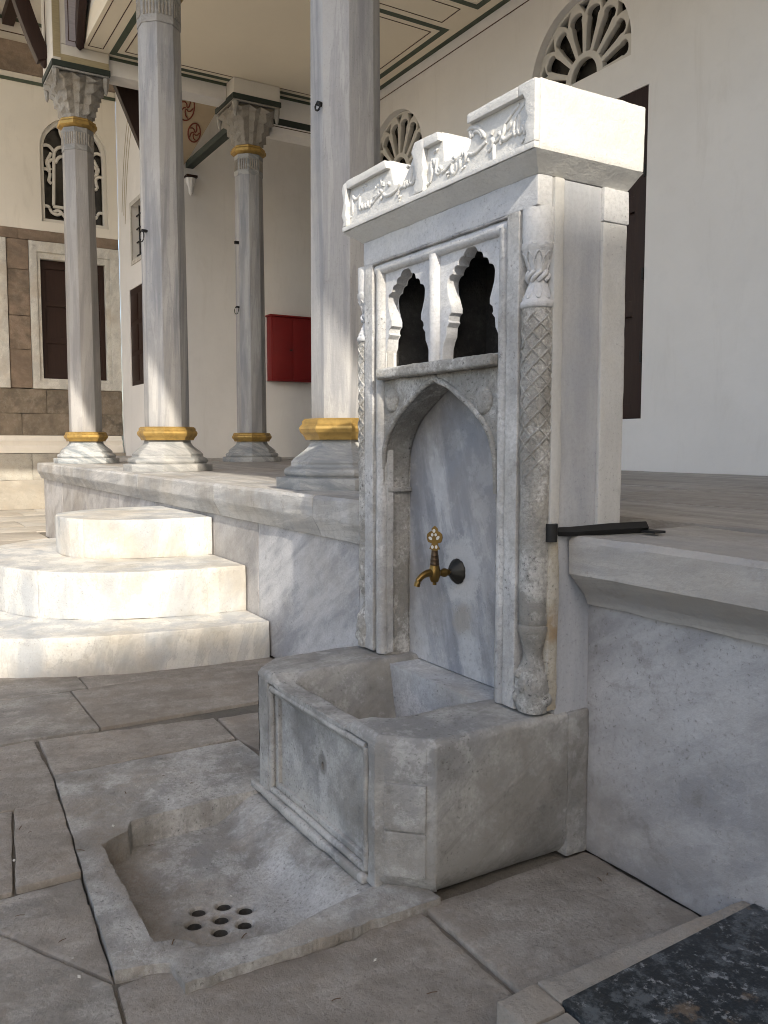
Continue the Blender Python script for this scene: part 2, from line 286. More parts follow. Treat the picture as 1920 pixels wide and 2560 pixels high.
def dark_granite():
    t = NT('dark_mottled_stone')
    co = t.coord()
    a = t.noise(co, 11.0, 10, 0.78)
    col = t.mix(t.ramp(a, 0.47, 0.60), (0.014, 0.018, 0.021), (0.085, 0.095, 0.10))
    b = t.noise(co, 34.0, 8, 0.78)
    col = t.mix(t.mul(t.ramp(b, 0.55, 0.64), 0.7), col, (0.30, 0.31, 0.31))
    c = t.noise(co, 5.0, 9, 0.72)
    col = t.mix(t.mul(t.ramp(c, 0.58, 0.66), 0.6), col, (0.17, 0.12, 0.075))
    nrm = t.bump(a, 0.25, 0.006)
    return t.done(col, 0.38, nrm, spec=0.4)
MAT['granite'] = dark_granite()
EAVE_Y, OCC_X, OCC_Z, SHADE_ROOF_X = 0.02, 18.0, 14.94, -4.8
STROKES = [[(-3.144,2.42),(-3.142,2.411),(-3.127,2.399),(-3.109,2.4),(-3.09,2.411)],[(-3.143,2.419),(-3.149,2.4),(-3.149,2.37),(-3.152,2.355),(-3.158,2.344)],[(-3.189,2.375),(-3.194,2.358),(-3.187,2.342),(-3.175,2.334),(-3.159,2.338)],[(-3.09,2.4),(-3.092,2.378),(-3.095,2.353)],[(-3.095,2.352),(-3.083,2.349),(-3.074,2.357),(-3.074,2.371)],[(-3.074,2.355),(-3.061,2.349),(-3.049,2.353),(-3.048,2.365)],[(-3.049,2.351),(-3.036,2.346),(-3.025,2.351),(-3.024,2.368)],[(-3.025,2.349),(-3.01,2.344),(-3.001,2.35),(-2.999,2.366)],[(-3.0,2.35),(-2.981,2.353),(-2.96,2.363),(-2.935,2.371),(-2.919,2.379),(-2.931,2.388)],[(-2.941,2.383),(-2.943,2.373),(-2.964,2.371),(-2.981,2.372)],[(-3.04,2.436),(-3.044,2.431)],[(-3.057,2.425),(-3.063,2.421)],[(-2.941,2.412),(-2.945,2.407)],[(-2.958,2.405),(-2.964,2.401)],[(-2.903,2.411),(-2.905,2.396)],[(-2.867,2.4),(-2.863,2.391),(-2.871,2.387)],[(-2.925,2.431),(-2.917,2.413),(-2.921,2.398)],[(-2.905,2.366),(-2.887,2.355),(-2.855,2.352),(-2.824,2.356),(-2.802,2.364),(-2.79,2.377)],[(-2.783,2.357),(-2.768,2.359),(-2.755,2.362),(-2.751,2.376)],[(-2.755,2.356),(-2.74,2.356),(-2.733,2.375)],[(-2.734,2.357),(-2.72,2.355),(-2.713,2.361),(-2.705,2.391),(-2.704,2.417)],[(-2.713,2.359),(-2.698,2.353),(-2.689,2.362),(-2.687,2.377)],[(-2.669,2.41),(-2.672,2.388),(-2.673,2.362)],[(-2.788,2.353),(-2.8,2.34),(-2.802,2.337)],[(-2.79,2.326),(-2.786,2.323)],[(-2.78,2.326),(-2.777,2.323)],[(-2.788,2.315),(-2.784,2.311)],[(-2.923,2.356),(-2.917,2.349)],[(-2.733,2.423),(-2.727,2.418)],[(-2.569,2.407),(-2.574,2.386),(-2.569,2.362),(-2.573,2.345),(-2.582,2.328)],[(-2.569,2.398),(-2.558,2.398),(-2.553,2.389),(-2.556,2.379),(-2.568,2.376)],[(-2.606,2.366),(-2.615,2.351),(-2.613,2.335),(-2.602,2.325),(-2.584,2.328)],[(-2.538,2.4),(-2.542,2.377),(-2.542,2.352),(-2.53,2.344),(-2.516,2.351)],[(-2.523,2.366),(-2.514,2.361),(-2.514,2.354),(-2.522,2.353),(-2.529,2.359),(-2.523,2.366)],[(-2.511,2.343),(-2.49,2.346),(-2.474,2.353),(-2.459,2.359),(-2.45,2.363),(-2.443,2.373),(-2.431,2.373),(-2.432,2.364),(-2.449,2.362)],[(-2.445,2.356),(-2.45,2.345),(-2.447,2.328),(-2.436,2.321),(-2.423,2.327),(-2.418,2.339),(-2.425,2.348)],[(-2.401,2.357),(-2.401,2.341),(-2.406,2.329)],[(-2.389,2.376),(-2.386,2.366),(-2.396,2.36),(-2.402,2.363)],[(-2.375,2.375),(-2.368,2.359),(-2.372,2.344),(-2.383,2.334)],[(-2.355,2.349),(-2.357,2.338)],[(-2.556,2.428),(-2.552,2.423)],[(-2.541,2.429),(-2.537,2.424)],[(-2.389,2.323),(-2.386,2.319)],[(-2.376,2.327),(-2.373,2.322)],[(-2.477,2.332),(-2.474,2.328)],[(-2.465,2.333),(-2.463,2.328)],[(-2.471,2.321),(-2.468,2.317)],[(-2.358,2.44),(-2.342,2.443),(-2.318,2.436),(-2.295,2.424),(-2.279,2.408),(-2.269,2.393),(-2.272,2.387)],[(-2.332,2.412),(-2.323,2.423),(-2.305,2.421),(-2.288,2.41),(-2.279,2.392)],[(-2.346,2.432),(-2.342,2.421),(-2.343,2.408)],[(-2.353,2.361),(-2.333,2.355),(-2.309,2.357),(-2.284,2.365),(-2.258,2.373)],[(-2.233,2.373),(-2.224,2.366),(-2.228,2.354),(-2.236,2.345),(-2.25,2.339)],[(-2.22,2.353),(-2.219,2.326),(-2.218,2.3)],[(-2.226,2.4),(-2.232,2.388)],[(-2.202,2.377),(-2.192,2.38),(-2.188,2.371),(-2.205,2.361),(-2.213,2.36)],[(-2.187,2.345),(-2.182,2.358),(-2.172,2.375),(-2.168,2.389),(-2.164,2.401)],[(-2.172,2.375),(-2.176,2.364),(-2.168,2.354),(-2.15,2.354),(-2.129,2.359),(-2.121,2.366),(-2.118,2.393)],[(-2.134,2.396),(-2.139,2.385),(-2.153,2.376)],[(-2.119,2.363),(-2.114,2.353),(-2.102,2.358),(-2.098,2.378),(-2.095,2.407)],[(-2.098,2.364),(-2.092,2.35),(-2.083,2.356),(-2.083,2.366)],[(-2.094,2.438),(-2.119,2.424),(-2.161,2.401)],[(-2.071,2.429),(-2.094,2.415),(-2.118,2.394)],[(-2.057,2.37),(-2.076,2.373),(-2.066,2.361),(-2.072,2.34)],[(-2.083,2.366),(-2.076,2.355),(-2.072,2.349)],[(-2.072,2.328),(-2.069,2.323)],[(-2.079,2.323),(-2.076,2.318)]]

# ------------------------------------------------------------------ helpers
ORIG = Vector((0, 0, 0))

def thing(name, label, cat, loc=(0, 0, 0), group=None):
    o = bpy.data.objects.new(name, None)
    COL.objects.link(o)
    o.empty_display_size = 0.1
    o.location = loc
    o["label"] = label
    o["category"] = cat
    o["kind"] = "thing"
    if group: o["group"] = group
    return o

def world_loc(o):
    v = Vector(o.location)
    while o.parent is not None:
        o = o.parent
        v += Vector(o.location)
    return v

def link_mesh(me, name, mat, parent=None, label=None):
    o = bpy.data.objects.new(name, me)
    COL.objects.link(o)
    if mat is not None and not me.materials:
        me.materials.append(MAT[mat] if isinstance(mat, str) else mat)
    if parent is not None:
        o.parent = parent
        o.location = -world_loc(parent)
    if label: o["label"] = label
    return o

def finish(bm, name, mat, parent=None, bevel=0.0, segs=2, worn=None, sharp=35, label=None, keep=False, clamp=True):
    bmesh.ops.remove_doubles(bm, verts=bm.verts, dist=1e-5)
    if bevel:
        es = [e for e in bm.edges if len(e.link_faces) == 2 and e.calc_face_angle(0) > 0.4]
        bmesh.ops.bevel(bm, geom=es, offset=bevel, segments=segs, profile=0.6, affect='EDGES', clamp_overlap=clamp)
    if worn:
        size, amp, scale = worn
        for _ in range(7):
            es = [e for e in bm.edges if e.calc_length() > size]
            if not es or len(bm.verts) > 60000: break
            bmesh.ops.subdivide_edges(bm, edges=es, cuts=1, use_grid_fill=False)
            big = [f for f in bm.faces if len(f.verts) > 4]
            if big: bmesh.ops.triangulate(bm, faces=big)
        bm.normal_update()
        moves = []
        for v in bm.verts:
            p = v.co * scale
            n = noise.noise(p) + 0.5 * noise.noise(p * 2.7) + 0.25 * noise.noise(p * 6.1)
            moves.append(v.normal * (n * amp))
        for v, m in zip(bm.verts, moves): v.co += m
    bmesh.ops.recalc_face_normals(bm, faces=bm.faces)
    me = bpy.data.meshes.new(name)
    bm.to_mesh(me)
    bm.free()
    for p in me.polygons: p.use_smooth = True
    me.set_sharp_from_angle(angle=R(sharp))
    return link_mesh(me, name, mat, parent, label)

def add_box(bm, x0, x1, y0, y1, z0, z1):
    vs_ = [bm.verts.new(p) for p in ((x0, y0, z0), (x1, y0, z0), (x1, y1, z0), (x0, y1, z0), (x0, y0, z1), (x1, y0, z1), (x1, y1, z1), (x0, y1, z1))]
    for f in ((0, 3, 2, 1), (4, 5, 6, 7), (0, 1, 5, 4), (1, 2, 6, 5), (2, 3, 7, 6), (3, 0, 4, 7)):
        bm.faces.new([vs_[i] for i in f])
    return vs_

def box(name, x0, x1, y0, y1, z0, z1, mat, parent=None, **kw):
    bm = bmesh.new()
    add_box(bm, x0, x1, y0, y1, z0, z1)
    return finish(bm, name, mat, parent, **kw)

def add_prism(bm, poly, z0, z1, top=None):
    """polygon in xy between two heights; top may be another polygon of the same length"""
    top = top or poly
    a = [bm.verts.new((x, y, z0)) for x, y in poly]
    b = [bm.verts.new((x, y, z1)) for x, y in top]
    n = len(poly)
    bm.faces.new(a[::-1]); bm.faces.new(b)
    for i in range(n):
        bm.faces.new((a[i], a[(i + 1) % n], b[(i + 1) % n], b[i]))

def add_xz(bm, poly, y0, y1):
    """polygon in xz extruded along y"""
    a = [bm.verts.new((x, y0, z)) for x, z in poly]
    b = [bm.verts.new((x, y1, z)) for x, z in poly]
    n = len(poly)
    bm.faces.new(a); bm.faces.new(b[::-1])
    for i in range(n):
        bm.faces.new((a[(i + 1) % n], a[i], b[i], b[(i + 1) % n]))

def plate_mesh(loops, thick, bevel=0.0, res=2):
    """filled outline with holes in local xy, extruded to thickness along local z (centred)"""
    cu = bpy.data.curves.new("outline", 'CURVE')
    cu.dimensions = '2D'
    cu.fill_mode = 'BOTH'
    cu.extrude = max(thick / 2 - bevel, 0.0005)
    cu.bevel_depth = bevel
    cu.bevel_resolution = res
    cu.offset = -bevel
    for lp in loops:
        sp = cu.splines.new('POLY')
        sp.points.add(len(lp) - 1)
        for p, (x, y) in zip(sp.points, lp): p.co = (x, y, 0, 1)
        sp.use_cyclic_u = True
    ob = bpy.data.objects.new("outline", cu)
    COL.objects.link(ob)
    dg = bpy.context.evaluated_depsgraph_get()
    dg.update()
    me = bpy.data.meshes.new_from_object(ob.evaluated_get(dg))
    bpy.data.objects.remove(ob)
    bpy.data.curves.remove(cu)
    return me

def plate(name, loops, y0, y1, mat, parent=None, axis='y', bevel=0.0, worn=None, sharp=35, label=None):
    """plate whose outline lies in xz (axis y) or in yz (axis x); y0..y1 is its extent along the axis"""
    me = plate_mesh(loops, abs(y1 - y0), bevel)
    mid = (y0 + y1) / 2
    for v in me.vertices:
        x, y, z = v.co
        v.co = (x, mid - z, y) if axis == 'y' else (mid + z, x, y)
    me.materials.clear()
    bm = bmesh.new()
    bm.from_mesh(me)
    bpy.data.meshes.remove(me)
    return finish(bm, name, mat, parent, worn=worn, sharp=sharp, label=label)

def add_tube(bm, pts, rad, n=8, flat=1.0, up=None, cap=True):
    pts = [Vector(p) for p in pts]
    if not isinstance(rad, (list, tuple)): rad = [rad] * len(pts)
    rings = []
    for i, p in enumerate(pts):
        t = (pts[min(i + 1, len(pts) - 1)] - pts[max(i - 1, 0)])
        t = t.normalized() if t.length > 1e-9 else Vector((0, 0, 1))
        ref = Vector(up) if up else (Vector((0, 0, 1)) if abs(t.z) < 0.9 else Vector((1, 0, 0)))
        a = t.cross(ref)
        a = a.normalized() if a.length > 1e-6 else Vector((1, 0, 0))
        b = a.cross(t).normalized()
        rings.append([bm.verts.new(p + a * math.cos(2 * PI * k / n) * rad[i] + b * math.sin(2 * PI * k / n) * rad[i] * flat) for k in range(n)])
    for r0, r1 in zip(rings, rings[1:]):
        for k in range(n):
            bm.faces.new((r0[k], r0[(k + 1) % n], r1[(k + 1) % n], r1[k]))
    if cap:
        bm.faces.new(rings[0][::-1]); bm.faces.new(rings[-1])

def smooth_path(pts, sub=4):
    pts = [Vector(p) for p in pts]
    if len(pts) < 3:
        return pts
    out = []
    for i in range(len(pts) - 1):
        p0 = pts[max(i - 1, 0)]; p1 = pts[i]; p2 = pts[i + 1]; p3 = pts[min(i + 2, len(pts) - 1)]
        for k in range(sub):
            t = k / sub
            out.append(0.5 * ((2 * p1) + (p2 - p0) * t + (2 * p0 - 5 * p1 + 4 * p2 - p3) * t * t + (3 * p1 - p0 - 3 * p2 + p3) * t ** 3))
    out.append(pts[-1])
    return out

def tube(name, pts, rad, mat, parent=None, n=8, flat=1.0, up=None, label=None, sharp=50, worn=None):
    bm = bmesh.new()
    add_tube(bm, pts, rad, n, flat, up)
    return finish(bm, name, mat, parent, sharp=sharp, label=label, worn=worn)

def add_lathe(bm, prof, n=24, c=(0, 0, 0), axis='z', rot=0.0, caps=True):
    rings = []
    for r, h in prof:
        ring = []
        for k in range(n):
            a = rot + 2 * PI * k / n
            u, v = r * math.cos(a), r * math.sin(a)
            p = (c[0] + u, c[1] + v, c[2] + h) if axis == 'z' else (c[0] + u, c[1] + h, c[2] + v)
            ring.append(bm.verts.new(p))
        rings.append(ring)
    for r0, r1 in zip(rings, rings[1:]):
        for k in range(n):
            bm.faces.new((r0[k], r0[(k + 1) % n], r1[(k + 1) % n], r1[k]))
    if caps:
        bm.faces.new(rings[0][::-1]); bm.faces.new(rings[-1])

def lathe(name, prof, mat, parent=None, n=24, c=(0, 0, 0), axis='z', rot=0.0, sharp=35, label=None, worn=None, bevel=0):
    bm = bmesh.new()
    add_lathe(bm, prof, n, c, axis, rot)
    return finish(bm, name, mat, parent, sharp=sharp, label=label, worn=worn, bevel=bevel)

def smoothstep(a, b, x):
    t = min(max((x - a) / (b - a), 0.0), 1.0)
    return t * t * (3 - 2 * t)

def circle(cx, cy, r, n=20, r2=None, rot=0.0):
    r2 = r2 or r
    out = []
    for k in range(n):
        a = 2 * PI * k / n
        x, y = r * math.cos(a), r2 * math.sin(a)
        out.append((cx + x * math.cos(rot) - y * math.sin(rot), cy + x * math.sin(rot) + y * math.cos(rot)))
    return out

def copy_tree(o, parent=None, shift=None):
    c = o.copy()
    COL.objects.link(c)
    c.parent = parent
    if shift is not None: c.location = Vector(o.location) + Vector(shift)
    for ch in list(o.children): copy_tree(ch, c)
    return c

def structure(o):
    o["kind"] = "structure"
    return o

# ------------------------------------------------------------------ ground and paving
bm = bmesh.new()
add_prism(bm, [(-120, -120), (60, -120), (60, 60), (-120, 60)], -0.6, -0.35)
ground = structure(finish(bm, 'ground', 'mortar'))
bm = bmesh.new()
for pg in ([(-19.3, -4.05), (-3.690, -4.05), (-3.690, 4.1), (-19.3, 4.1)], [(-3.69, -0.5), (-2.02, -0.5), (-2.02, 0.64), (-2.20, 0.62), (-2.22, 0.48), (-3.69, 0.60)],
           [(-3.69, 1.43), (-2.02, 1.43), (-2.02, 2.3), (-3.69, 2.3)], [(-2.02, -0.5), (-0.2, -0.5), (-0.2, 2.3), (-2.02, 2.3)]):
    add_prism(bm, pg, -0.14, -0.016)
finish(bm, 'joint_bed', 'bed', ground)

def paving(poly, top=0.0, mat='paving', gap=0.002, worn=(0.05, 0.004, 5.0), bevel=0.006):
    cx = sum(p[0] for p in poly) / len(poly); cy = sum(p[1] for p in poly) / len(poly)
    pts = []
    for x, y in poly:
        d = math.hypot(x - cx, y - cy)
        k = max(0.0, 1 - gap * 1.4 / d)
        pts.append((cx + (x - cx) * k, cy + (y - cy) * k))
    b = bmesh.new()
    add_prism(b, pts, -0.06, top)
    return finish(b, 'paving_stone', mat, ground, bevel=bevel, worn=worn, sharp=50)

near = [
    ([(-4.18, 0.62), (-4.07, 1.445), (-3.715, 1.425), (-3.69, 0.60)], 0.004),
    ([(-4.06, 1.455), (-4.02, 2.2), (-3.30, 2.2), (-3.30, 1.50), (-3.705, 1.43)], 0.0),
    ([(-4.20, -0.35), (-4.18, 0.60), (-3.69, 0.598), (-3.42, 0.578), (-3.42, -0.35)], 0.003),
    ([(-3.415, 0.41), (-3.415, 0.578), (-2.785, 0.530), (-2.785, 0.33)], 0.008),
    ([(-3.415, -0.4), (-3.415, 0.405), (-2.78, 0.325), (-2.78, -0.4)], 0.0),
    ([(-2.775, -0.3), (-2.780, 0.528), (-2.595, 0.514), (-2.595, 0.10)], -0.012),
    ([(-2.59, 0.245), (-2.59, 0.513), (-2.165, 0.486)], -0.002),
    ([(-2.59, -0.4), (-2.59, 0.235), (-2.155, 0.480), (-1.98, 0.466), (-1.35, 0.425), (-1.2, -0.4)], 0.002),
    ([(-2.15, 0.487), (-2.172, 0.59), (-2.13, 0.64), (-2.04, 0.66), (-2.015, 1.12), (-2.06, 1.27), (-2.04, 1.36), (-1.15, 1.34), (-1.15, 0.42), (-1.98, 0.468)], -0.006),
    ([(-2.05, 1.375), (-2.055, 2.05), (-1.49, 2.05), (-1.47, 1.36)], 0.0),
    ([(-3.69, 1.44), (-3.30, 1.49), (-3.30, 2.2), (-3.14, 2.2), (-3.14, 1.36), (-3.66, 1.36)], -0.008),
]
for poly, top in near[:-1]: paving(poly, top, worn=(0.025, 0.005, 9.0), bevel=0.008)
# long courses beyond the fountain, towards the steps and the far wall
x = -4.21
row = 0
while x > -19.2:
    wdt = random.uniform(0.62, 0.95) if x > -9 else random.uniform(0.9, 1.3)
    x2 = max(x - wdt, -19.28)
    y = 2.19 if x > -13.4 else 4.0
    while y > (-3.0 if x > -9 else -4.0):
        ln = random.uniform(1.1, 2.3)
        y2 = y - ln
        far = x < -9
        paving([(x, y2), (x, y), (x2, y), (x2, y2)], random.uniform(-0.002, 0.004), 'paving' if x > -5.6 else 'sunlit_pav', gap=0.003 if not far else 0.006,
               worn=(0.12, 0.004, 4.0) if not far else None, bevel=0.005)
        y = y2
    x = x2
    row += 1
# wide sheet of courtyard stone for everything out of sight
bm = bmesh.new()
for a, b_, c, d_ in ((-60, -19.3, -60, -4.05), (-19.3, 18, -60, -4.05), (-4.2, 18, -4.05, -0.41), (-1.19, 18, -0.41, 0.41), (-1.14, 18, 0.41, 2.0)):
    add_prism(bm, [(a, c), (b_, c), (b_, d_), (a, d_)], -0.05, -0.012)
structure(finish(bm, 'courtyard_pavement', 'ground'))

# ------------------------------------------------------------------ raised portico platform
plat = thing('portico_platform', 'raised marble platform with projecting lip that carries the columns', 'platform', (-6, 3, 0))
bm = bmesh.new()
add_box(bm, -13.55, -2.7, 2.26, 9.6, 0, 1.02)
add_box(bm, -2.7, 5.0, 2.10, 9.6, 0, 1.02)
add_box(bm, -19.28, -13.55, 4.05, 9.6, 0, 1.02)
finish(bm, 'core', 'mortar', plat)
def riser(x0, x1, y, z1=0.95, z0=0.0):
    box('riser_panel', x0 + 0.002, x1 - 0.002, y, y + 0.08, z0, z1, 'riser', plat, bevel=0.006, worn=(0.06, 0.0035, 4.0))
for a, b_ in ((-13.5, -12.1), (-12.1, -10.6), (-10.6, -9.0), (-9.0, -7.7), (-7.7, -6.13), (-6.13, -5.28), (-5.28, -3.9), (-3.9, -2.7)):
    riser(a, b_, 2.20)
for a, b_ in ((-2.07, -0.2), (-0.2, 1.6), (1.6, 4.9)):
    riser(a, b_, 2.052)
bm = bmesh.new()
add_prism(bm, [(-13.56, 2.24), (-13.50, 2.24), (-13.50, 9.5), (-13.56, 9.5)], 0, 0.99)
finish(bm, 'end_panel', 'riser', plat)
def coping(x0, x1, y_lip, y_back, y_riser, top, rough=0.004):
    b = bmesh.new()
    prof = [(y_lip + 0.015, top), (y_lip, top - 0.018), (y_lip + 0.002, top - 0.125), (y_riser - 0.035, top - 0.20), (y_riser - 0.02, top - 0.235), (y_riser + 0.03, top - 0.235), (y_back, top - 0.10), (y_back, top)]
    a = [b.verts.new((x0 + 0.003, yy, zz)) for yy, zz in prof]
    c = [b.verts.new((x1 - 0.003, yy, zz)) for yy, zz in prof]
    n = len(prof)
    b.faces.new(a); b.faces.new(c[::-1])
    for i in range(n): b.faces.new((a[(i + 1) % n], a[i], c[i], c[(i + 1) % n]))
    finish(b, 'coping_stone', 'coping', plat, worn=(0.05, rough, 5.0), sharp=40)
xs = [-13.6, -11.7, -9.9, -8.0, -5.93, -4.3, -2.7]
for a, b_ in zip(xs, xs[1:]): coping(a, b_, 2.125, 2.62, 2.2, 1.105)
for a, b_ in ((-2.052, -0.1), (-0.1, 2.0), (2.0, 4.95)): coping(a, b_, 1.945, 2.55, 2.052, 1.097)
for (x0, x1) in ((-13.6, -11.2), (-11.2, -8.6), (-8.6, -6.2), (-6.2, -3.6), (-3.6, -1.2), (-1.2, 1.6), (1.6, 4.95)):
    y = 2.625 if x0 < -3 else 2.625
    while y < 6.8:
        y2 = min(y + random.uniform(0.55, 0.95), 6.93)
        if 6.93 - y2 < 0.3: y2 = 6.93
        dx = random.uniform(-0.0, 0.0)
        box('floor_slab', x0 + 0.003, x1 - 0.003, y + 0.003, y2 - 0.003, 1.0, 1.104 + random.uniform(-0.003, 0.003), 'floor', plat, bevel=0.004, worn=(0.2, 0.003, 2.0))
        y = y2
for (x0, x1, y0, y1) in ((-15.48, -13.605, 4.87, 6.9), (-15.48, -13.605, 6.9, 9.4), (-13.6, -11.6, 6.935, 9.4), (-19.2, -15.5, 4.1, 4.84), (-15.5, -13.61, 4.1, 4.86)):
    box('floor_slab', x0, x1, y0 + 0.003, y1 - 0.003, 1.0, 1.115, 'floor', plat, bevel=0.004)

# ------------------------------------------------------------------ rounded steps
steps = thing('marble_steps', 'three rounded pale marble steps climbing to the platform in sunlight', 'steps', (-6.78, 2.2, 0))
def step(cx, a, b, z0, z1, cuts, y_r=2.197, ex=2.5):
    st = bpy.data.objects.new('step', None)
    COL.objects.link(st); st.parent = steps; st.location = (0, 0, 0)
    def edge(t, sc=1.0):
        c, s = math.cos(t), math.sin(t)
        return (cx + sc * a * math.copysign(abs(c) ** (2 / ex), c), y_r - sc * b * abs(s) ** (2 / ex))
    for i in range(len(cuts) - 1):
        t0, t1 = cuts[i] + 0.002 / a, cuts[i + 1] - 0.002 / a
        n = 14
        pts = [edge(t0 + (t1 - t0) * k / n) for k in range(n + 1)]
        inner = [edge(t1, 0.30), edge(t0, 0.30)]
        bb = bmesh.new()
        add_prism(bb, pts + inner, z0, z1)
        finish(bb, 'tread_stone', 'step', st, bevel=0.008, worn=(0.05, 0.0035, 4.0), sharp=45)
    bb = bmesh.new()
    n = 24
    add_prism(bb, [edge(PI * k / n, 0.302) for k in range(n + 1)], z0, z1 - 0.001)
    finish(bb, 'tread_stone', 'step', st)
step(-6.79, 1.72, 2.20, -0.02, 0.24, [0, 0.86, 1.6, 2.3, PI])
step(-6.79, 1.31, 1.52, 0.24, 0.555, [0, 0.95, 1.9, PI])
step(-6.80, 0.66, 1.00, 0.555, 0.843, [0, 1.05, 2.1, PI])

# ------------------------------------------------------------------ fountain
fountain = thing('marble_fountain', 'carved marble wall fountain with inscribed cap, two pierced windows, pointed arch and basin', 'fountain', (-2.64, 1.8, 0))
F = fountain
# cap: splayed underside, field block with broken merlons, raised border, carved script
cap_me = bmesh.new()
lo = [(-3.155, 1.80), (-2.06, 1.80), (-2.06, 2.187), (-3.155, 2.187)]
hi = [(-3.215, 1.738), (-2.0, 1.738), (-2.0, 2.20), (-3.215, 2.20)]
add_prism(cap_me, lo, 2.232, 2.279, hi)
cap_low = finish(cap_me, 'cap_underside', 'cap', F, worn=(0.03, 0.003, 9.0), sharp=30)
prof = [(-3.218, 2.279), (-2.0, 2.279), (-2.0, 2.486), (-2.338, 2.485), (-2.345, 2.40), (-2.36, 2.376), (-2.43, 2.372), (-2.497, 2.38), (-2.512, 2.483), (-2.66, 2.492),
        (-2.71, 2.435), (-2.745, 2.40), (-2.776, 2.37), (-2.83, 2.384), (-2.866, 2.484), (-3.10, 2.485), (-3.212, 2.478), (-3.224, 2.46), (-3.206, 2.40), (-3.226, 2.35), (-3.208, 2.31)]
bm = bmesh.new()
add_xz(bm, prof, 1.753, 2.20)
cap = finish(bm, 'cap_block', 'cap', F, bevel=0.006, worn=(0.025, 0.0028, 9.0), sharp=32)
bm = bmesh.new()
yb0, yb1 = 1.733, 1.7545
for pl in ([(-3.212, 2.281), (-2.003, 2.281), (-2.003, 2.301), (-3.212, 2.301)],
           [(-3.212, 2.3015), (-3.178, 2.3015), (-3.170, 2.33), (-3.183, 2.35), (-3.172, 2.38), (-3.184, 2.40), (-3.174, 2.45), (-3.174, 2.478), (-3.205, 2.474), (-3.216, 2.45), (-3.198, 2.40), (-3.218, 2.35), (-3.200, 2.32)],
           [(-3.1735, 2.449), (-2.856, 2.449), (-2.868, 2.481), (-3.1735, 2.481)],
           [(-2.668, 2.3015), (-2.604, 2.3015), (-2.598, 2.33), (-2.606, 2.355), (-2.598, 2.38), (-2.607, 2.40), (-2.600, 2.45), (-2.600, 2.484), (-2.658, 2.486), (-2.682, 2.455), (-2.668, 2.43), (-2.655, 2.39), (-2.648, 2.36), (-2.66, 2.33)],
           [(-2.5995, 2.449), (-2.508, 2.449), (-2.514, 2.481), (-2.5995, 2.484)],
           [(-2.343, 2.452), (-2.0805, 2.450), (-2.0805, 2.483), (-2.340, 2.482)],
           [(-2.08, 2.483), (-2.003, 2.483), (-2.003, 2.3015), (-2.054, 2.3015), (-2.042, 2.33), (-2.050, 2.355), (-2.036, 2.38), (-2.048, 2.405), (-2.046, 2.43), (-2.060, 2.452), (-2.08, 2.450)]):
    add_xz(bm, pl, yb0, yb1)
finish(bm, 'cap_border', 'cap', F, bevel=0.004, segs=2, sharp=40, worn=(0.03, 0.0014, 12.0))
for st in STROKES:
    n = len(st)
    pts = smooth_path([(x_, 1.7520, z_) for x_, z_ in st], 4)
    k = len(pts)
    rad = []
    for i in range(k):
        tg = pts[min(i + 1, k - 1)] - pts[max(i - 1, 0)]
        ang = math.atan2(tg.z, tg.x)
        taper = 1.0 if n == 2 else 0.55 + 0.45 * math.sin(PI * min(1.0, 0.12 + 0.86 * i / max(1, k - 1))) ** 0.5
        rad.append((0.0072 if n == 2 else 0.0054 + 0.0036 * abs(math.sin(ang - 0.6))) * taper)
    tube('carved_letter', pts, rad, 'cap', cap, n=8, flat=0.85, up=(0, 1, 0), sharp=50)

# body: hollow upper chamber, solid lower part
bm = bmesh.new()
add_box(bm, -3.15, -2.068, 2.085, 2.172, 0.0, 2.232)       # back
add_box(bm, -3.15, -3.062, 1.862, 2.085, 0.5, 2.14)         # left wall
add_box(bm, -2.17, -2.068, 1.905, 2.085, 0.5, 2.14)         # right wall
add_box(bm, -3.062, -2.17, 1.862, 2.085, 1.64, 1.70)        # chamber floor
add_box(bm, -3.15, -2.068, 1.862, 2.085, 2.14, 2.232)       # chamber ceiling
add_box(bm, -3.15, -2.13, 1.81, 2.085, 0.0, 0.485)         # pedestal behind the basin
finish(bm, 'body', 'fmarble', F, bevel=0.004, sharp=35)
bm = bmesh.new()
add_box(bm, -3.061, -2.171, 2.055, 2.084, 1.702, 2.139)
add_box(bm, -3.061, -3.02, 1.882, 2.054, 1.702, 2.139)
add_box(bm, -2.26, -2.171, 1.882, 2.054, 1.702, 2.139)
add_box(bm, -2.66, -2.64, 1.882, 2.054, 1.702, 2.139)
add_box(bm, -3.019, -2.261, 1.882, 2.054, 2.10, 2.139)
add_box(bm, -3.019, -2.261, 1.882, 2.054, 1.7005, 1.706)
finish(bm, 'chamber_lining', 'soot_shade', F)  # lining holds stained stone plus the chamber's shade in its dark colour
box('entablature', -3.15, -2.062, 1.801, 1.8625, 2.137, 2.233, 'upper', F, bevel=0.005, worn=(0.03, 0.002, 8.0))
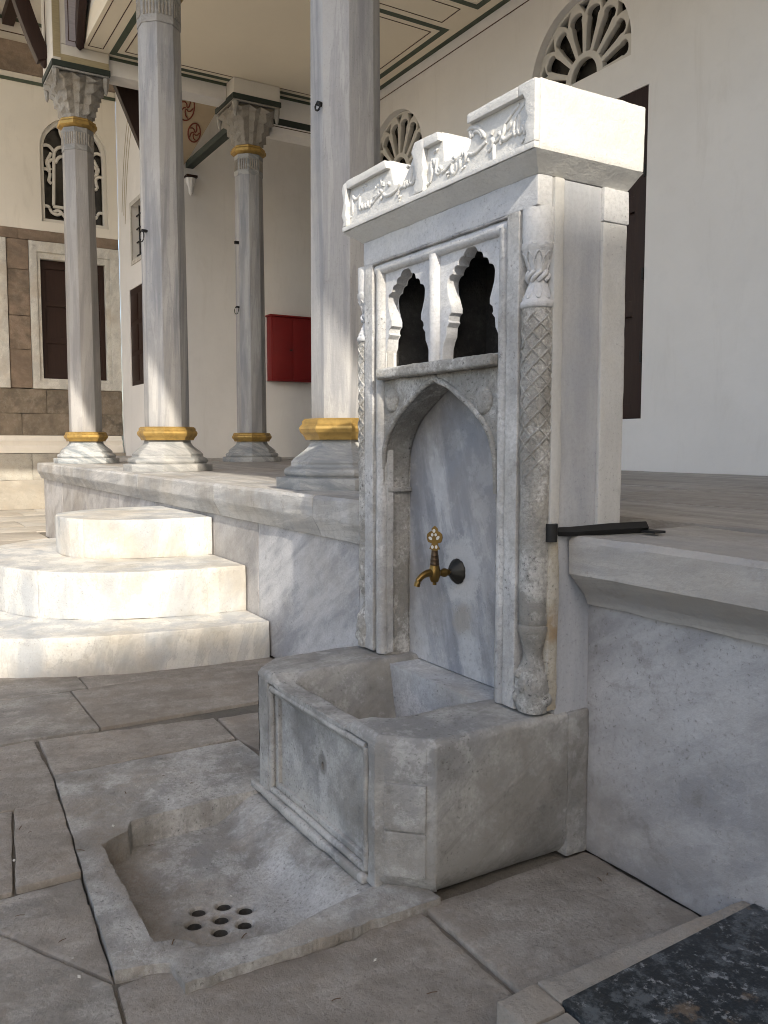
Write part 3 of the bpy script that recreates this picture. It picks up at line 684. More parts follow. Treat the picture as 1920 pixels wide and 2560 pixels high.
# right flank of the body
box('flank_moulding', -2.10, -2.050, 1.862, 1.905, 0.52, 1.09, 'rusty', F, bevel=0.009, worn=(0.03, 0.004, 9.0), label='rust stained strip below the iron bar')
box('flank_moulding', -2.10, -2.050, 1.862, 1.905, 1.091, 2.229, 'flank', F, bevel=0.009, worn=(0.03, 0.003, 9.0))
box('flank_slab', -2.10, -2.063, 1.906, 2.074, 0.46, 2.228, 'side', F, bevel=0.002, worn=(0.05, 0.001, 5.0))
box('back_pilaster', -2.12, -2.052, 2.0745, 2.183, 1.09, 2.119, 'flank', F, bevel=0.006, worn=(0.03, 0.0025, 8.0))
box('back_pilaster', -2.12, -2.050, 2.0745, 2.190, 2.1215, 2.230, 'upper', F, bevel=0.006, worn=(0.03, 0.002, 8.0))
box('back_pilaster', -2.11, -2.054, 2.0745, 2.12, 0.50, 1.0895, 'side', F, bevel=0.01, worn=(0.03, 0.002, 8.0))
box('left_flank', -3.160, -3.10, 1.90, 2.18, 0.46, 2.229, 'fmarble', F, bevel=0.006, worn=(0.04, 0.002, 8.0))
# outer frame: flat fillet with a roll inside it
fil = [(-3.140, 0.515), (-3.074, 0.515), (-3.074, 2.128), (-2.206, 2.128), (-2.206, 0.515), (-2.146, 0.515), (-2.146, 2.137), (-3.140, 2.137)]
plate('frame_fillet', [fil], 1.799, 1.862, 'fmarble', F, bevel=0.003, worn=(0.025, 0.003, 14.0))
def roll(name, pts, r, mat='fmarble', n=10, sub=0.03, amp=0.0025):
    out = []
    for a, b_ in zip(pts, pts[1:]):
        a = Vector(a); b_ = Vector(b_)
        m = max(1, int((b_ - a).length / sub))
        for k in range(m): out.append(a + (b_ - a) * k / m)
    out.append(Vector(pts[-1]))
    bb = bmesh.new()
    add_tube(bb, out, r, n, up=(0, 1, 0))
    for v in bb.verts:
        nz = noise.noise(v.co * 9.0) + 0.5 * noise.noise(v.co * 25.0)
        v.co += Vector((nz, noise.noise(v.co * 11.0 + Vector((5, 5, 5))), nz)) * amp
    return finish(bb, name, mat, F, sharp=60)
roll('frame_roll', [(-3.040, 1.828, 0.51), (-3.040, 1.828, 2.105)], 0.027)
roll('frame_roll', [(-2.240, 1.828, 0.51), (-2.240, 1.828, 2.105)], 0.027)
roll('frame_roll', [(-3.066, 1.828, 2.108), (-2.214, 1.828, 2.108)], 0.024, 'upper')
plate('frame_backing', [[(-3.075, 0.515), (-3.010, 0.515), (-3.010, 2.095), (-2.268, 2.095), (-2.268, 0.515), (-2.205, 0.515), (-2.205, 2.129), (-3.075, 2.129)]], 1.834, 1.863, 'fmarble', F)
# pierced windows
def cusp(pts, cx):
    right = [(cx + a, z) for a, z in pts]
    left = [(cx - a, z) for a, z in reversed(pts) if a > 0.001]
    return right + left
def scallop(p, q, bulge, n=5):
    (x0, z0), (x1, z1) = p, q
    out = []
    for k in range(1, n + 1):
        t = k / n
        nx, nz = (z1 - z0), -(x1 - x0)
        l = math.hypot(nx, nz) or 1
        o = bulge * math.sin(PI * t)
        out.append((x0 + (x1 - x0) * t - nx / l * o, z0 + (z1 - z0) * t - nz / l * o))
    return out
key = [(0.0, 2.083), (0.042, 2.060), (0.074, 2.034), (0.106, 2.008), (0.138, 1.978)]
half = [key[0]]
for p, q in zip(key, key[1:]): half += scallop(p, q, 0.009)
half += [(0.134, 1.945), (0.122, 1.915), (0.111, 1.890), (0.111, 1.872), (0.126, 1.862), (0.130, 1.846), (0.124, 1.838), (0.140, 1.822), (0.143, 1.79), (0.155, 1.772), (0.166, 1.745), (0.168, 1.704)]
for i, (px, c0, c1) in enumerate(((-2.858, -3.014, -2.664), (-2.440, -2.634, -2.264))):
    plate('window_panel', [[(c0, 1.692), (c1, 1.692), (c1, 2.101), (c0, 2.101)], cusp(half, px)], 1.826, 1.878, 'upper', F, bevel=0.003, sharp=30)
roll('mullion', [(-2.649, 1.824, 1.69), (-2.649, 1.824, 2.095)], 0.026, 'upper')
box('mullion_core', -2.666, -2.632, 1.84, 1.877, 1.69, 2.10, 'upper', F)
bm = bmesh.new()
add_prism(bm, [(-3.012, 1.776), (-2.262, 1.776), (-2.262, 1.83), (-3.012, 1.83)], 1.657, 1.70)
finish(bm, 'sill', 'worn', F, bevel=0.014, segs=4, worn=(0.02, 0.004, 12.0), sharp=60)
# arch
off = [(0.0, 1.640), (0.012, 1.630), (0.075, 1.608), (0.16, 1.562), (0.25, 1.506), (0.312, 1.45), (0.348, 1.39), (0.366, 1.32), (0.370, 1.22)]
ac = -2.652
arch = [(ac + 0.368, 0.52)] + [(ac + a, z) for a, z in reversed(off)] + [(ac - a, z) for a, z in off[1:]] + [(ac - 0.368, 0.52)]
def resample(pl, s):
    out = []
    for p, q in zip(pl, pl[1:]):
        m = max(1, int(math.dist(p, q) / s))
        out += [(p[0] + (q[0] - p[0]) * k / m, p[1] + (q[1] - p[1]) * k / m) for k in range(m)]
    return out + [pl[-1]]
arch_s = resample([tuple(v)[:2] for v in smooth_path([(x_, z_, 0) for x_, z_ in arch[1:-1]], 3)], 0.02)
outline = [(-3.032, 0.50), (-3.032, 1.660), (-2.248, 1.660), (-2.248, 0.50), (ac + 0.368, 0.50)] + arch_s + [(ac - 0.368, 0.50)]
plate('arch_surround', [outline], 1.822, 1.953, 'worn', F, bevel=0.010, worn=(0.025, 0.0032, 10.0), sharp=50)
bmr = bmesh.new()
apts = [(ac + (x_ - ac) * 1.012, 1.823, z_ + 0.006) for x_, z_ in arch_s]
add_tube(bmr, apts, 0.012, 8, up=(0, 1, 0))
for v in bmr.verts:
    v.co += Vector((noise.noise(v.co * 12), 0.5 * noise.noise(v.co * 17), noise.noise(v.co * 15 + Vector((3, 1, 2))))) * 0.004
finish(bmr, 'arch_moulding', 'worn', F, sharp=60)
box('impost_band', ac - 0.372, ac - 0.352, 1.835, 1.952, 1.196, 1.214, 'worn', F, bevel=0.005)
box('impost_band', ac + 0.352, ac + 0.372, 1.835, 1.952, 1.196, 1.214, 'worn', F, bevel=0.005)
for rx, rz in ((-2.955, 1.573), (-2.352, 1.548)):
    b = bmesh.new()
    add_lathe(b, [(0.050, 0.0), (0.050, -0.004), (0.040, -0.010), (0.020, -0.012), (0.004, -0.010)], 20, (rx, 1.8235, rz), 'y')
    finish(b, 'rosette', 'worn', F, worn=(0.012, 0.003, 22.0), sharp=60)
box('back_panel', -3.06, -2.25, 1.954, 1.98, 0.49, 1.66, 'panel', F, worn=(0.1, 0.001, 3.0))
# corner colonnettes
def colonnette(cx_, cy_, side):
    prof_ = [(0.052, 0.515), (0.058, 0.545), (0.060, 0.60), (0.054, 0.645), (0.034, 0.69), (0.030, 0.715), (0.040, 0.745), (0.050, 0.785), (0.052, 0.80), (0.046, 0.806), (0.050, 0.815)]
    z_ = 0.84
    while z_ < 1.82:
        prof_.append((0.0495, z_)); z_ += 0.03
    prof_ += [(0.0495, 1.826), (0.055, 1.830), (0.056, 1.846), (0.050, 1.852), (0.045, 1.868), (0.036, 1.888), (0.030, 1.905), (0.029, 1.915), (0.029, 1.938), (0.030, 1.948), (0.038, 1.972), (0.047, 1.995), (0.051, 2.008), (0.054, 2.012), (0.054, 2.029), (0.050, 2.031), (0.052, 2.05), (0.052, 2.136)]
    def turned(name, prf, mat, parent, amp, k_low):
        b = bmesh.new()
        add_lathe(b, prf, 28, (cx_, cy_, 0))
        for v in b.verts:
            low = 1.0 + k_low * smoothstep(0.9, 0.5, v.co.z)
            q = v.co * 13.0
            nz = noise.noise(q) + 0.7 * noise.noise(q * 2.3) + 0.4 * noise.noise(q * 5.0)
            d = Vector((v.co.x - cx_, v.co.y - cy_, 0)).normalized()
            v.co += d * nz * amp * low
        return finish(b, name, mat, parent, sharp=60)
    cut = [i for i, q in enumerate(prof_) if q[1] >= 1.826][0]
    colo = turned('colonnette', prof_[:cut + 1], 'worn', F, 0.0026, 1.6)
    turned('colonnette_capital', prof_[cut:], 'upper', colo, 0.0006, 0.0)
    # rope knot
    b = bmesh.new()
    for s in range(9):
        a0 = 2 * PI * s / 9
        pts = []
        for k in range(7):
            t = k / 6
            a = a0 + side * 0.95 * t
            r_ = 0.030 + 0.006 * math.sin(PI * t)
            pts.append((cx_ + r_ * math.cos(a), cy_ + r_ * math.sin(a), 1.912 + 0.030 * t))
        add_tube(b, pts, 0.0075, 7)
    finish(b, 'rope_knot', 'upper', colo, sharp=60)
    # petals of the upper and lower cups
    for s in range(9):
        a0 = 2 * PI * s / 9
        for z0_, z1_, ra, rb in ((1.948, 2.000, 0.032, 0.051), (1.900, 1.856, 0.031, 0.050)):
            pts = []
            for k in range(13):
                t = k / 12
                w = 0.30 * math.sin(PI * t) ** 0.6 * (1 if True else 1)
                aa = a0 + (t - 0.5) * 0.62
                h = math.sin(PI * t) ** 0.45
                zz = z0_ + (z1_ - z0_) * h
                rr = ra + (rb - ra) * h ** 1.3
                pts.append((cx_ + rr * math.cos(aa), cy_ + rr * math.sin(aa), zz))
            tube('petal_rib', pts, 0.0022, 'upper', colo, n=5, sharp=60)
    # crossed strapwork on the shaft
    b = bmesh.new()
    for s in range(6):
        for sg in (-1, 1):
            pts = []
            for k in range(110):
                z__ = 1.20 + 0.615 * k / 109
                a = 2 * PI * s / 6 + sg * (z__ - 1.2) * 19.0
                fade = smoothstep(1.18, 1.42, z__)
                rr = 0.0455 + 0.0045 * fade + 0.001 * noise.noise(Vector((a, z__ * 20, s)))
                pts.append((cx_ + rr * math.cos(a), cy_ + rr * math.sin(a), z__))
            add_tube(b, pts, 0.0040, 5)
    finish(b, 'strapwork', 'worn', colo, sharp=60)["kind"] = "stuff"
    b = bmesh.new()
    for k, (sx, sz, sr) in enumerate(((0.3, 0.56, 0.028), (-0.4, 0.585, 0.024), (1.2, 0.62, 0.022), (2.2, 0.57, 0.026), (-1.3, 0.60, 0.024), (-2.2, 0.56, 0.026), (-1.9, 0.64, 0.02))):
        add_lathe(b, [(sr * math.cos(q) + 0.001, sr * math.sin(q)) for q in [(-0.5 + j / 6) * PI for j in range(7)]], 10, (cx_ + 0.042 * math.cos(sx), cy_ + 0.042 * math.sin(sx), sz))
    finish(b, 'carved_foot', 'worn', colo, worn=(0.012, 0.004, 25.0), sharp=70)
    return colo
colonnette(-2.105, 1.846, 1)
colonnette(-3.172, 1.846, -1)
for s_, x0_, x1_ in ((1, -2.147, -2.09), (-1, -3.175, -3.139)):
    box('corner_fillet', x0_, x1_, 1.852, 1.90, 0.515, 2.137, 'fmarble', F)

# ---- basin
xl0, xr0, yf, yk, ch = -3.240, -2.050, 1.287, 1.957, 0.135
def xl(y): return xl0 + max(0.0, ch - (y - yf))
def xr(y): return xr0 - max(0.0, ch - (y - yf))
def rim(x, y):
    z = 0.505 + 0.005 * noise.noise(Vector((x * 5, y * 5, 1))) + 0.0025 * noise.noise(Vector((x * 17, y * 17, 2)))
    dip = smoothstep(1.43, 1.38, y) * smoothstep(-3.0, -2.93, x) * smoothstep(-2.335, -2.39, x)
    z -= 0.026 * dip
    # rounded outer edges
    e = min(x - xl(y), xr(y) - x, (y - yf) * 1.0)
    z -= 0.016 * (1 - smoothstep(0.0, 0.022, e)) ** 2
    # hollow
    hx = abs(x + 2.632) - 0.325 + 0.07
    hy = abs(y - 1.70) - 0.33 + 0.07
    d = math.hypot(max(hx, 0), max(hy, 0)) + min(max(hx, hy), 0) - 0.07
    z -= 0.27 * smoothstep(0.012, -0.075, d)
    return z
bm = bmesh.new()
NX, NY = 150, 90
grid = []
for j in range(NY + 1):
    y = yf + (yk - yf) * j / NY
    grid.append([bm.verts.new((xl(y) + (xr(y) - xl(y)) * i / NX, y, 0)) for i in range(NX + 1)])
for r_ in grid:
    for v in r_: v.co.z = rim(v.co.x, v.co.y)
for j in range(NY):
    for i in range(NX):
        bm.faces.new((grid[j][i], grid[j][i + 1], grid[j + 1][i + 1], grid[j + 1][i]))
def skirt(loop, fn):
    prev = loop
    for lev in fn:
        cur = [bm.verts.new(lev(v.co)) for v in loop]
        for a in range(len(loop) - 1):
            bm.faces.new((prev[a], cur[a], cur[a + 1], prev[a + 1]))
        prev = cur
def wob(p, amp=0.003): return amp * (noise.noise(p * 6.0) + 0.5 * noise.noise(p * 17.0))
def lev_side(sx, z, inset=0.0):
    def f(c):
        nx_ = sx * (1.0 if c.y > yf + ch else 0.7071); ny_ = 0.0 if c.y > yf + ch else -0.7071
        q = Vector((c.x, c.y, z)); o = wob(q) - inset
        return Vector((c.x + nx_ * o, c.y + ny_ * o, z))
    return f
levs = [0.47, 0.43, 0.38, 0.33, 0.28, 0.23, 0.18, 0.13, 0.08]
skirt([r_[0] for r_ in grid], [lev_side(-1, z) for z in levs] + [lev_side(-1, 0.03, 0.012), lev_side(-1, 0.0, 0.03)])
skirt([r_[-1] for r_ in grid], [lev_side(1, z) for z in levs] + [lev_side(1, 0.04, 0.012), lev_side(1, 0.012, 0.035)])
skirt(list(reversed(grid[0])), [lambda c: Vector((c.x, yf, 0.476)), lambda c: Vector((c.x, 1.33, 0.476)), lambda c: Vector((c.x, 1.33, 0.0))])
basin = finish(bm, 'basin', 'basin', F, sharp=55)
X0, X1 = -3.103, -2.187
bor = [(X0, 0.015), (X1, 0.012), (X1, 0.4765), (X0, 0.4765)]
plate('basin_front_margin', [bor, [(-3.012, 0.030), (-2.232, 0.030), (-2.232, 0.466), (-3.012, 0.466)]], 1.287, 1.331, 'basin', F, bevel=0.005, worn=(0.02, 0.0035, 11.0))
plate('basin_front_step', [[(-3.013, 0.029), (-2.231, 0.029), (-2.231, 0.467), (-3.013, 0.467)], [(-2.955, 0.078), (-2.284, 0.078), (-2.284, 0.418), (-2.955, 0.418)]], 1.304, 1.3315, 'basin', F, bevel=0.004, worn=(0.03, 0.0015, 8.0))
plate('basin_front_panel', [[(-2.956, 0.077), (-2.283, 0.077), (-2.283, 0.419), (-2.956, 0.419)], circle(-2.606, 0.262, 0.011, 14, 0.016)], 1.320, 1.334, 'basin', F, worn=(0.04, 0.0012, 6.0))
def rect_roll(x0, x1, z0, z1, y, r):
    roll('panel_roll', [(x0, y, z0), (x1, y, z0)], r, 'basin', amp=0.0018)
    roll('panel_roll', [(x0, y, z1), (x1, y, z1)], r, 'basin', amp=0.0018)
    roll('panel_roll', [(x0, y, z0), (x0, y, z1)], r, 'basin', amp=0.0018)
    roll('panel_roll', [(x1, y, z0), (x1, y, z1)], r, 'basin', amp=0.0018)
rect_roll(-2.992, -2.252, 0.046, 0.448, 1.296, 0.013)
# worn foot moulding under the panel
bm = bmesh.new()
add_box(bm, -3.16, -2.24, 1.268, 1.30, 0.0, 0.034)
finish(bm, 'foot_moulding', 'basin', F, bevel=0.012, segs=3, worn=(0.02, 0.007, 9.0), sharp=60)
# raised fields on the chamfered corners
for sx, cx_ in ((1, -2.1175), (-1, -3.1725)):
    for z0_, z1_, th in ((0.065, 0.208, 0.006), (0.214, 0.362, 0.008), (0.368, 0.47, 0.003)):
        b = bmesh.new()
        add_box(b, -0.066, 0.066, -th, 0.03, z0_, z1_)
        bmesh.ops.rotate(b, verts=b.verts, cent=(0, 0, 0), matrix=Matrix.Rotation(sx * PI / 4, 3, 'Z'))
        bmesh.ops.translate(b, verts=b.verts, vec=(cx_, 1.3545, 0))
        finish(b, 'corner_field', 'basin', F, bevel=0.004, worn=(0.025, 0.0015, 10.0), sharp=45)
# side slab joint behind the basin flank
box('flank_base', -2.12, -2.049, 1.958, 2.054, 0.0, 0.502, 'basin', F, bevel=0.012, worn=(0.03, 0.003, 7.0))
box('flank_joint', -2.16, -2.068, 1.90, 2.055, 0.50, 0.97, 'side', F)

# ---- tap
TX, TY, TZ = -2.675, 1.843, 0.897
tap_o = bpy.data.objects.new('tap', None)
COL.objects.link(tap_o); tap_o.parent = F; tap_o.location = Vector((TX, TY, TZ)) - Vector(F.location)
tap_o["label"] = "small brass tap with leaf shaped openwork handle"
b = bmesh.new()
n_ = 40
rp = [(0.050, 0.0), (0.051, -0.004), (0.046, -0.012), (0.036, -0.022), (0.025, -0.031), (0.016, -0.038), (0.014, -0.045)]
rings = []
for r_, h_ in rp:
    rings.append([b.verts.new((TX + r_ * (1 - 0.05 * (k % 4 == 0)) * math.cos(2 * PI * k / n_), 1.954 + h_, TZ + 0.0 + r_ * (1 - 0.05 * (k % 4 == 0)) * math.sin(2 * PI * k / n_))) for k in range(n_)])
for r0, r1 in zip(rings, rings[1:]):
    for k in range(n_): b.faces.new((r0[k], r0[(k + 1) % n_], r1[(k + 1) % n_], r1[k]))
b.faces.new(rings[-1])
finish(b, 'escutcheon', 'dkbronze', tap_o, sharp=30)
lathe('pipe', [(0.013, 1.914), (0.011, 1.905), (0.017, 1.895), (0.018, 1.885), (0.013, 1.874), (0.012, 1.862), (0.014, 1.85)], 'brass', tap_o, 18, (TX, 0, TZ), 'y', sharp=60)
lathe('valve_body', [(0.006, -0.044), (0.008, -0.044), (0.008, -0.033), (0.014, -0.032), (0.018, -0.024), (0.0225, -0.008), (0.0235, 0.006), (0.021, 0.018), (0.0185, 0.028), (0.018, 0.033)], 'brass', tap_o, 22, (TX, TY, TZ), sharp=45)
tube('spout', smooth_path([(TX, TY - 0.008, TZ + 0.002), (TX, TY - 0.030, TZ + 0.004), (TX, TY - 0.055, TZ - 0.004), (TX, TY - 0.075, TZ - 0.022), (TX, TY - 0.082, TZ - 0.044)], 4), [0.016, 0.016, 0.0155, 0.015, 0.0145, 0.014, 0.0135, 0.013, 0.0125, 0.0125, 0.012, 0.012, 0.012, 0.012, 0.012, 0.012, 0.012], 'brass', tap_o, n=14, sharp=50)
lathe('grip', [(0.010, 0.030), (0.018, 0.033), (0.019, 0.038), (0.0172, 0.041), (0.0168, 0.052), (0.0172, 0.054), (0.016, 0.056), (0.0150, 0.068), (0.0156, 0.070), (0.0142, 0.072), (0.0130, 0.084), (0.0125, 0.088), (0.010, 0.090)], 'bronze', tap_o, 20, (TX, TY, TZ), sharp=30)
def hz(px): return (1240 - px) * 0.000185
def hx(px): return (px - 703) * 0.000185
out_l = [(770, 640), (745, 632), (735, 590), (730, 640), (690, 600), (640, 640), (605, 640), (580, 560), (545, 540), (470, 535), (400, 545), (360, 600), (335, 635), (300, 640), (265, 670), (238, 700)]
hl = [(770, 640), (735, 635), (728, 588), (690, 602), (640, 632), (608, 640), (582, 562), (545, 545), (480, 532), (410, 543), (368, 590), (345, 640), (300, 636), (262, 672), (236, 703)]
loop_ = [(hx(b_), hz(a)) for a, b_ in hl] + [(hx(1406 - b_), hz(a)) for a, b_ in reversed(hl[:-1])]
me = plate_mesh([loop_], 0.006, 0.001)
rotm = Matrix.Rotation(R(38), 4, 'Z')
for v in me.vertices:
    p = rotm @ Vector((v.co.x, -v.co.z, v.co.y))
    v.co = p + Vector((TX, TY, TZ))
me.materials.clear()
for p in me.polygons: p.use_smooth = True
me.set_sharp_from_angle(angle=R(35))
handle = link_mesh(me, 'handle', 'brass', tap_o)
b = bmesh.new()
for cx_, cz_, ra, rb, ro in ((690, 343, 32, 40, 0), (652, 428, 28, 34, 0), (728, 424, 26, 32, 0), (613, 503, 30, 46, 0.9), (775, 488, 30, 48, -0.6), (655, 683, 30, 36, 0), (740, 680, 28, 36, 0)):
    pl = circle(hx(cx_), hz(cz_), ra * 0.000185, 14, rb * 0.000185, ro)
    v0 = []
    for s in (-0.0034, 0.0034):
        v0.append([b.verts.new(rotm @ Vector((x_, s, z_)) + Vector((TX, TY, TZ))) for x_, z_ in pl])
    b.faces.new(v0[0]); b.faces.new(v0[1][::-1])
    for k in range(14): b.faces.new((v0[0][k], v0[0][(k + 1) % 14], v0[1][(k + 1) % 14], v0[1][k]))
finish(b, 'handle_inlay', 'enamel', tap_o)

# ------------------------------------------------------------------ iron bar
bar = thing('iron_bar', 'black iron bar from the fountain flank resting on the platform edge', 'bar', (-2.04, 1.95, 1.1))
tube('bar', [(-2.075, 1.872, 1.112), (-2.035, 1.93, 1.112), (-1.99, 2.07, 1.118), (-1.945, 2.19, 1.122)], [0.013, 0.016, 0.019, 0.019], 'iron', bar, n=4)
tube('socket', [(-2.05, 1.868, 1.082), (-2.05, 1.868, 1.140)], [0.020, 0.021], 'iron', bar, n=10)
box('end_plate', -1.955, -1.885, 2.165, 2.215, 1.1055, 1.114, 'iron', bar, bevel=0.002)

# ------------------------------------------------------------------ drain slab in the pavement
rec = [(-2.26, 0.616), (-2.948, 0.632), (-2.978, 0.683), (-3.008, 0.735), (-3.08, 0.763), (-3.092, 0.90), (-3.11, 1.30), (-2.20, 1.30), (-2.14, 1.06), (-2.112, 0.932), (-2.13, 0.823), (-2.151, 0.719), (-2.209, 0.70), (-2.239, 0.666)]
skip_edge = 6
def seg_d(px, py, a, b_):
    ax, ay = a; bx, by = b_
    dx, dy = bx - ax, by - ay
    t = max(0.0, min(1.0, ((px - ax) * dx + (py - ay) * dy) / (dx * dx + dy * dy)))
    return math.hypot(px - ax - t * dx, py - ay - t * dy)
def inside(px, py, pl):
    c = False
    j = len(pl) - 1
    for i in range(len(pl)):
        xi, yi = pl[i]; xj, yj = pl[j]
        if (yi > py) != (yj > py) and px < (xj - xi) * (py - yi) / (yj - yi) + xi: c = not c
        j = i
    return c
HOLES = [(-2.524, 0.833), (-2.517, 0.915), (-2.450, 0.962), (-2.442, 0.879), (-2.452, 0.795), (-2.372, 0.928), (-2.374, 0.851)]
def tray_z(x, y):
    z = 0.005 + 0.016 * smoothstep(-2.75, -2.10, x) + 0.0035 * noise.noise(Vector((x * 6, y * 6, 4))) + 0.0018 * noise.noise(Vector((x * 19, y * 19, 5)))
    if -3.13 < x < -2.09 and 0.6 < y < 1.31 and inside(x, y, rec):
        d = min(seg_d(x, y, rec[i], rec[(i + 1) % len(rec)]) for i in range(len(rec)) if i != skip_edge)
        d += 0.006 * noise.noise(Vector((x * 14, y * 14, 9)))
        w = 0.010 + 0.07 * smoothstep(-2.26, -2.15, x)
        dep = 0.098 * min(smoothstep(0.0, w, d), 0.15 + 0.85 * smoothstep(1.275, 1.08, y))
        z -= dep
        for hx_, hy_ in HOLES:
            q = math.hypot(x - hx_, y - hy_)
            if q < 0.04:
                z -= 0.006 * smoothstep(0.036, 0.022, q) + 0.26 * smoothstep(0.0255, 0.0225, q)
    return z
def y0_of(x):
    base = 0.603 - 0.117 * (x + 3.685) / 1.545
    if x > -2.172:
        t = min(1.0, (x + 2.172) / 0.042)
        base = base + (0.628 - base) * math.sin(t * PI / 2) ** 0.6
    return base + 0.004 * noise.noise(Vector((x * 11, 0, 7)))
bm = bmesh.new()
NX, NY = 370, 200
g = []
for i in range(NX + 1):
    x = -3.685 + 1.657 * i / NX
    ya = y0_of(x)
    g.append([bm.verts.new((x + (0.006 * noise.noise(Vector((j * 0.09, 3, 3))) if i in (NX,) else 0), ya + (1.425 - ya) * j / NY, 0)) for j in range(NY + 1)])
for col_ in g:
    for v in col_:
        v.co.z = tray_z(v.co.x, v.co.y)
for i in range(NX):
    for j in range(NY):
        bm.faces.new((g[i][j], g[i + 1][j], g[i + 1][j + 1], g[i][j + 1]))
loop = [c[0] for c in g] + g[-1][1:] 
low_ = [bm.verts.new((v.co.x + random.uniform(-0.002, 0.002), v.co.y, -0.05)) for v in loop]
for a in range(len(loop) - 1):
    bm.faces.new((loop[a], low_[a], low_[a + 1], loop[a + 1]))
loop = [c[-1] for c in g]
low_ = [bm.verts.new((v.co.x, v.co.y, -0.05)) for v in loop]
for a in range(len(loop) - 1):
    bm.faces.new((loop[a], loop[a + 1], low_[a + 1], low_[a]))
loop = g[0]
low_ = [bm.verts.new((v.co.x, v.co.y, -0.05)) for v in loop]
for a in range(len(loop) - 1):
    bm.faces.new((loop[a], loop[a + 1], low_[a + 1], low_[a]))
drain = finish(bm, 'floor_drain', 'tray', sharp=60)
drain["label"] = "hollowed stone drain slab with seven round holes set in the paving"
drain["category"] = "drain"
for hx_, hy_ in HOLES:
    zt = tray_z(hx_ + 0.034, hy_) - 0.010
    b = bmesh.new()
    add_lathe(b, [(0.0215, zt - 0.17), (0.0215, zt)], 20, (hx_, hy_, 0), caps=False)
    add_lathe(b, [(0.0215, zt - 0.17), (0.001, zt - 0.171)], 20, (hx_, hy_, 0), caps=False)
    finish(b, 'hole_shade_cup', 'soot_shade', drain, sharp=40)  # added dark cups: their colour stands in for shade down the holes

# ------------------------------------------------------------------ low plinth with dark top, near corner
pl_ = thing('stone_plinth', 'low plinth of dark mottled stone with pale border at the lower right corner', 'plinth', (-1.1, 1.6, 0))
def edge_stone(poly, top):
    b = bmesh.new()
    add_prism(b, poly, 0.0, top)
    finish(b, 'border_stone', 'pale', pl_, bevel=0.008, worn=(0.025, 0.005, 9.0), sharp=50)
edge_stone([(-1.457, 1.182), (-1.35, 1.182), (-1.352, 1.30), (-1.457, 1.302)], 0.118)
edge_stone([(-1.457, 1.306), (-1.372, 1.304), (-1.405, 2.048), (-1.437, 2.048)], 0.12)
edge_stone([(-1.346, 1.182), (-0.30, 1.182), (-0.30, 1.298), (-1.346, 1.298)], 0.119)
b = bmesh.new()
add_prism(b, [(-1.368, 1.302), (-0.30, 1.302), (-0.30, 2.047), (-1.402, 2.047)], 0.01, 0.127)
finish(b, 'top_slab', 'granite', pl_, bevel=0.004)

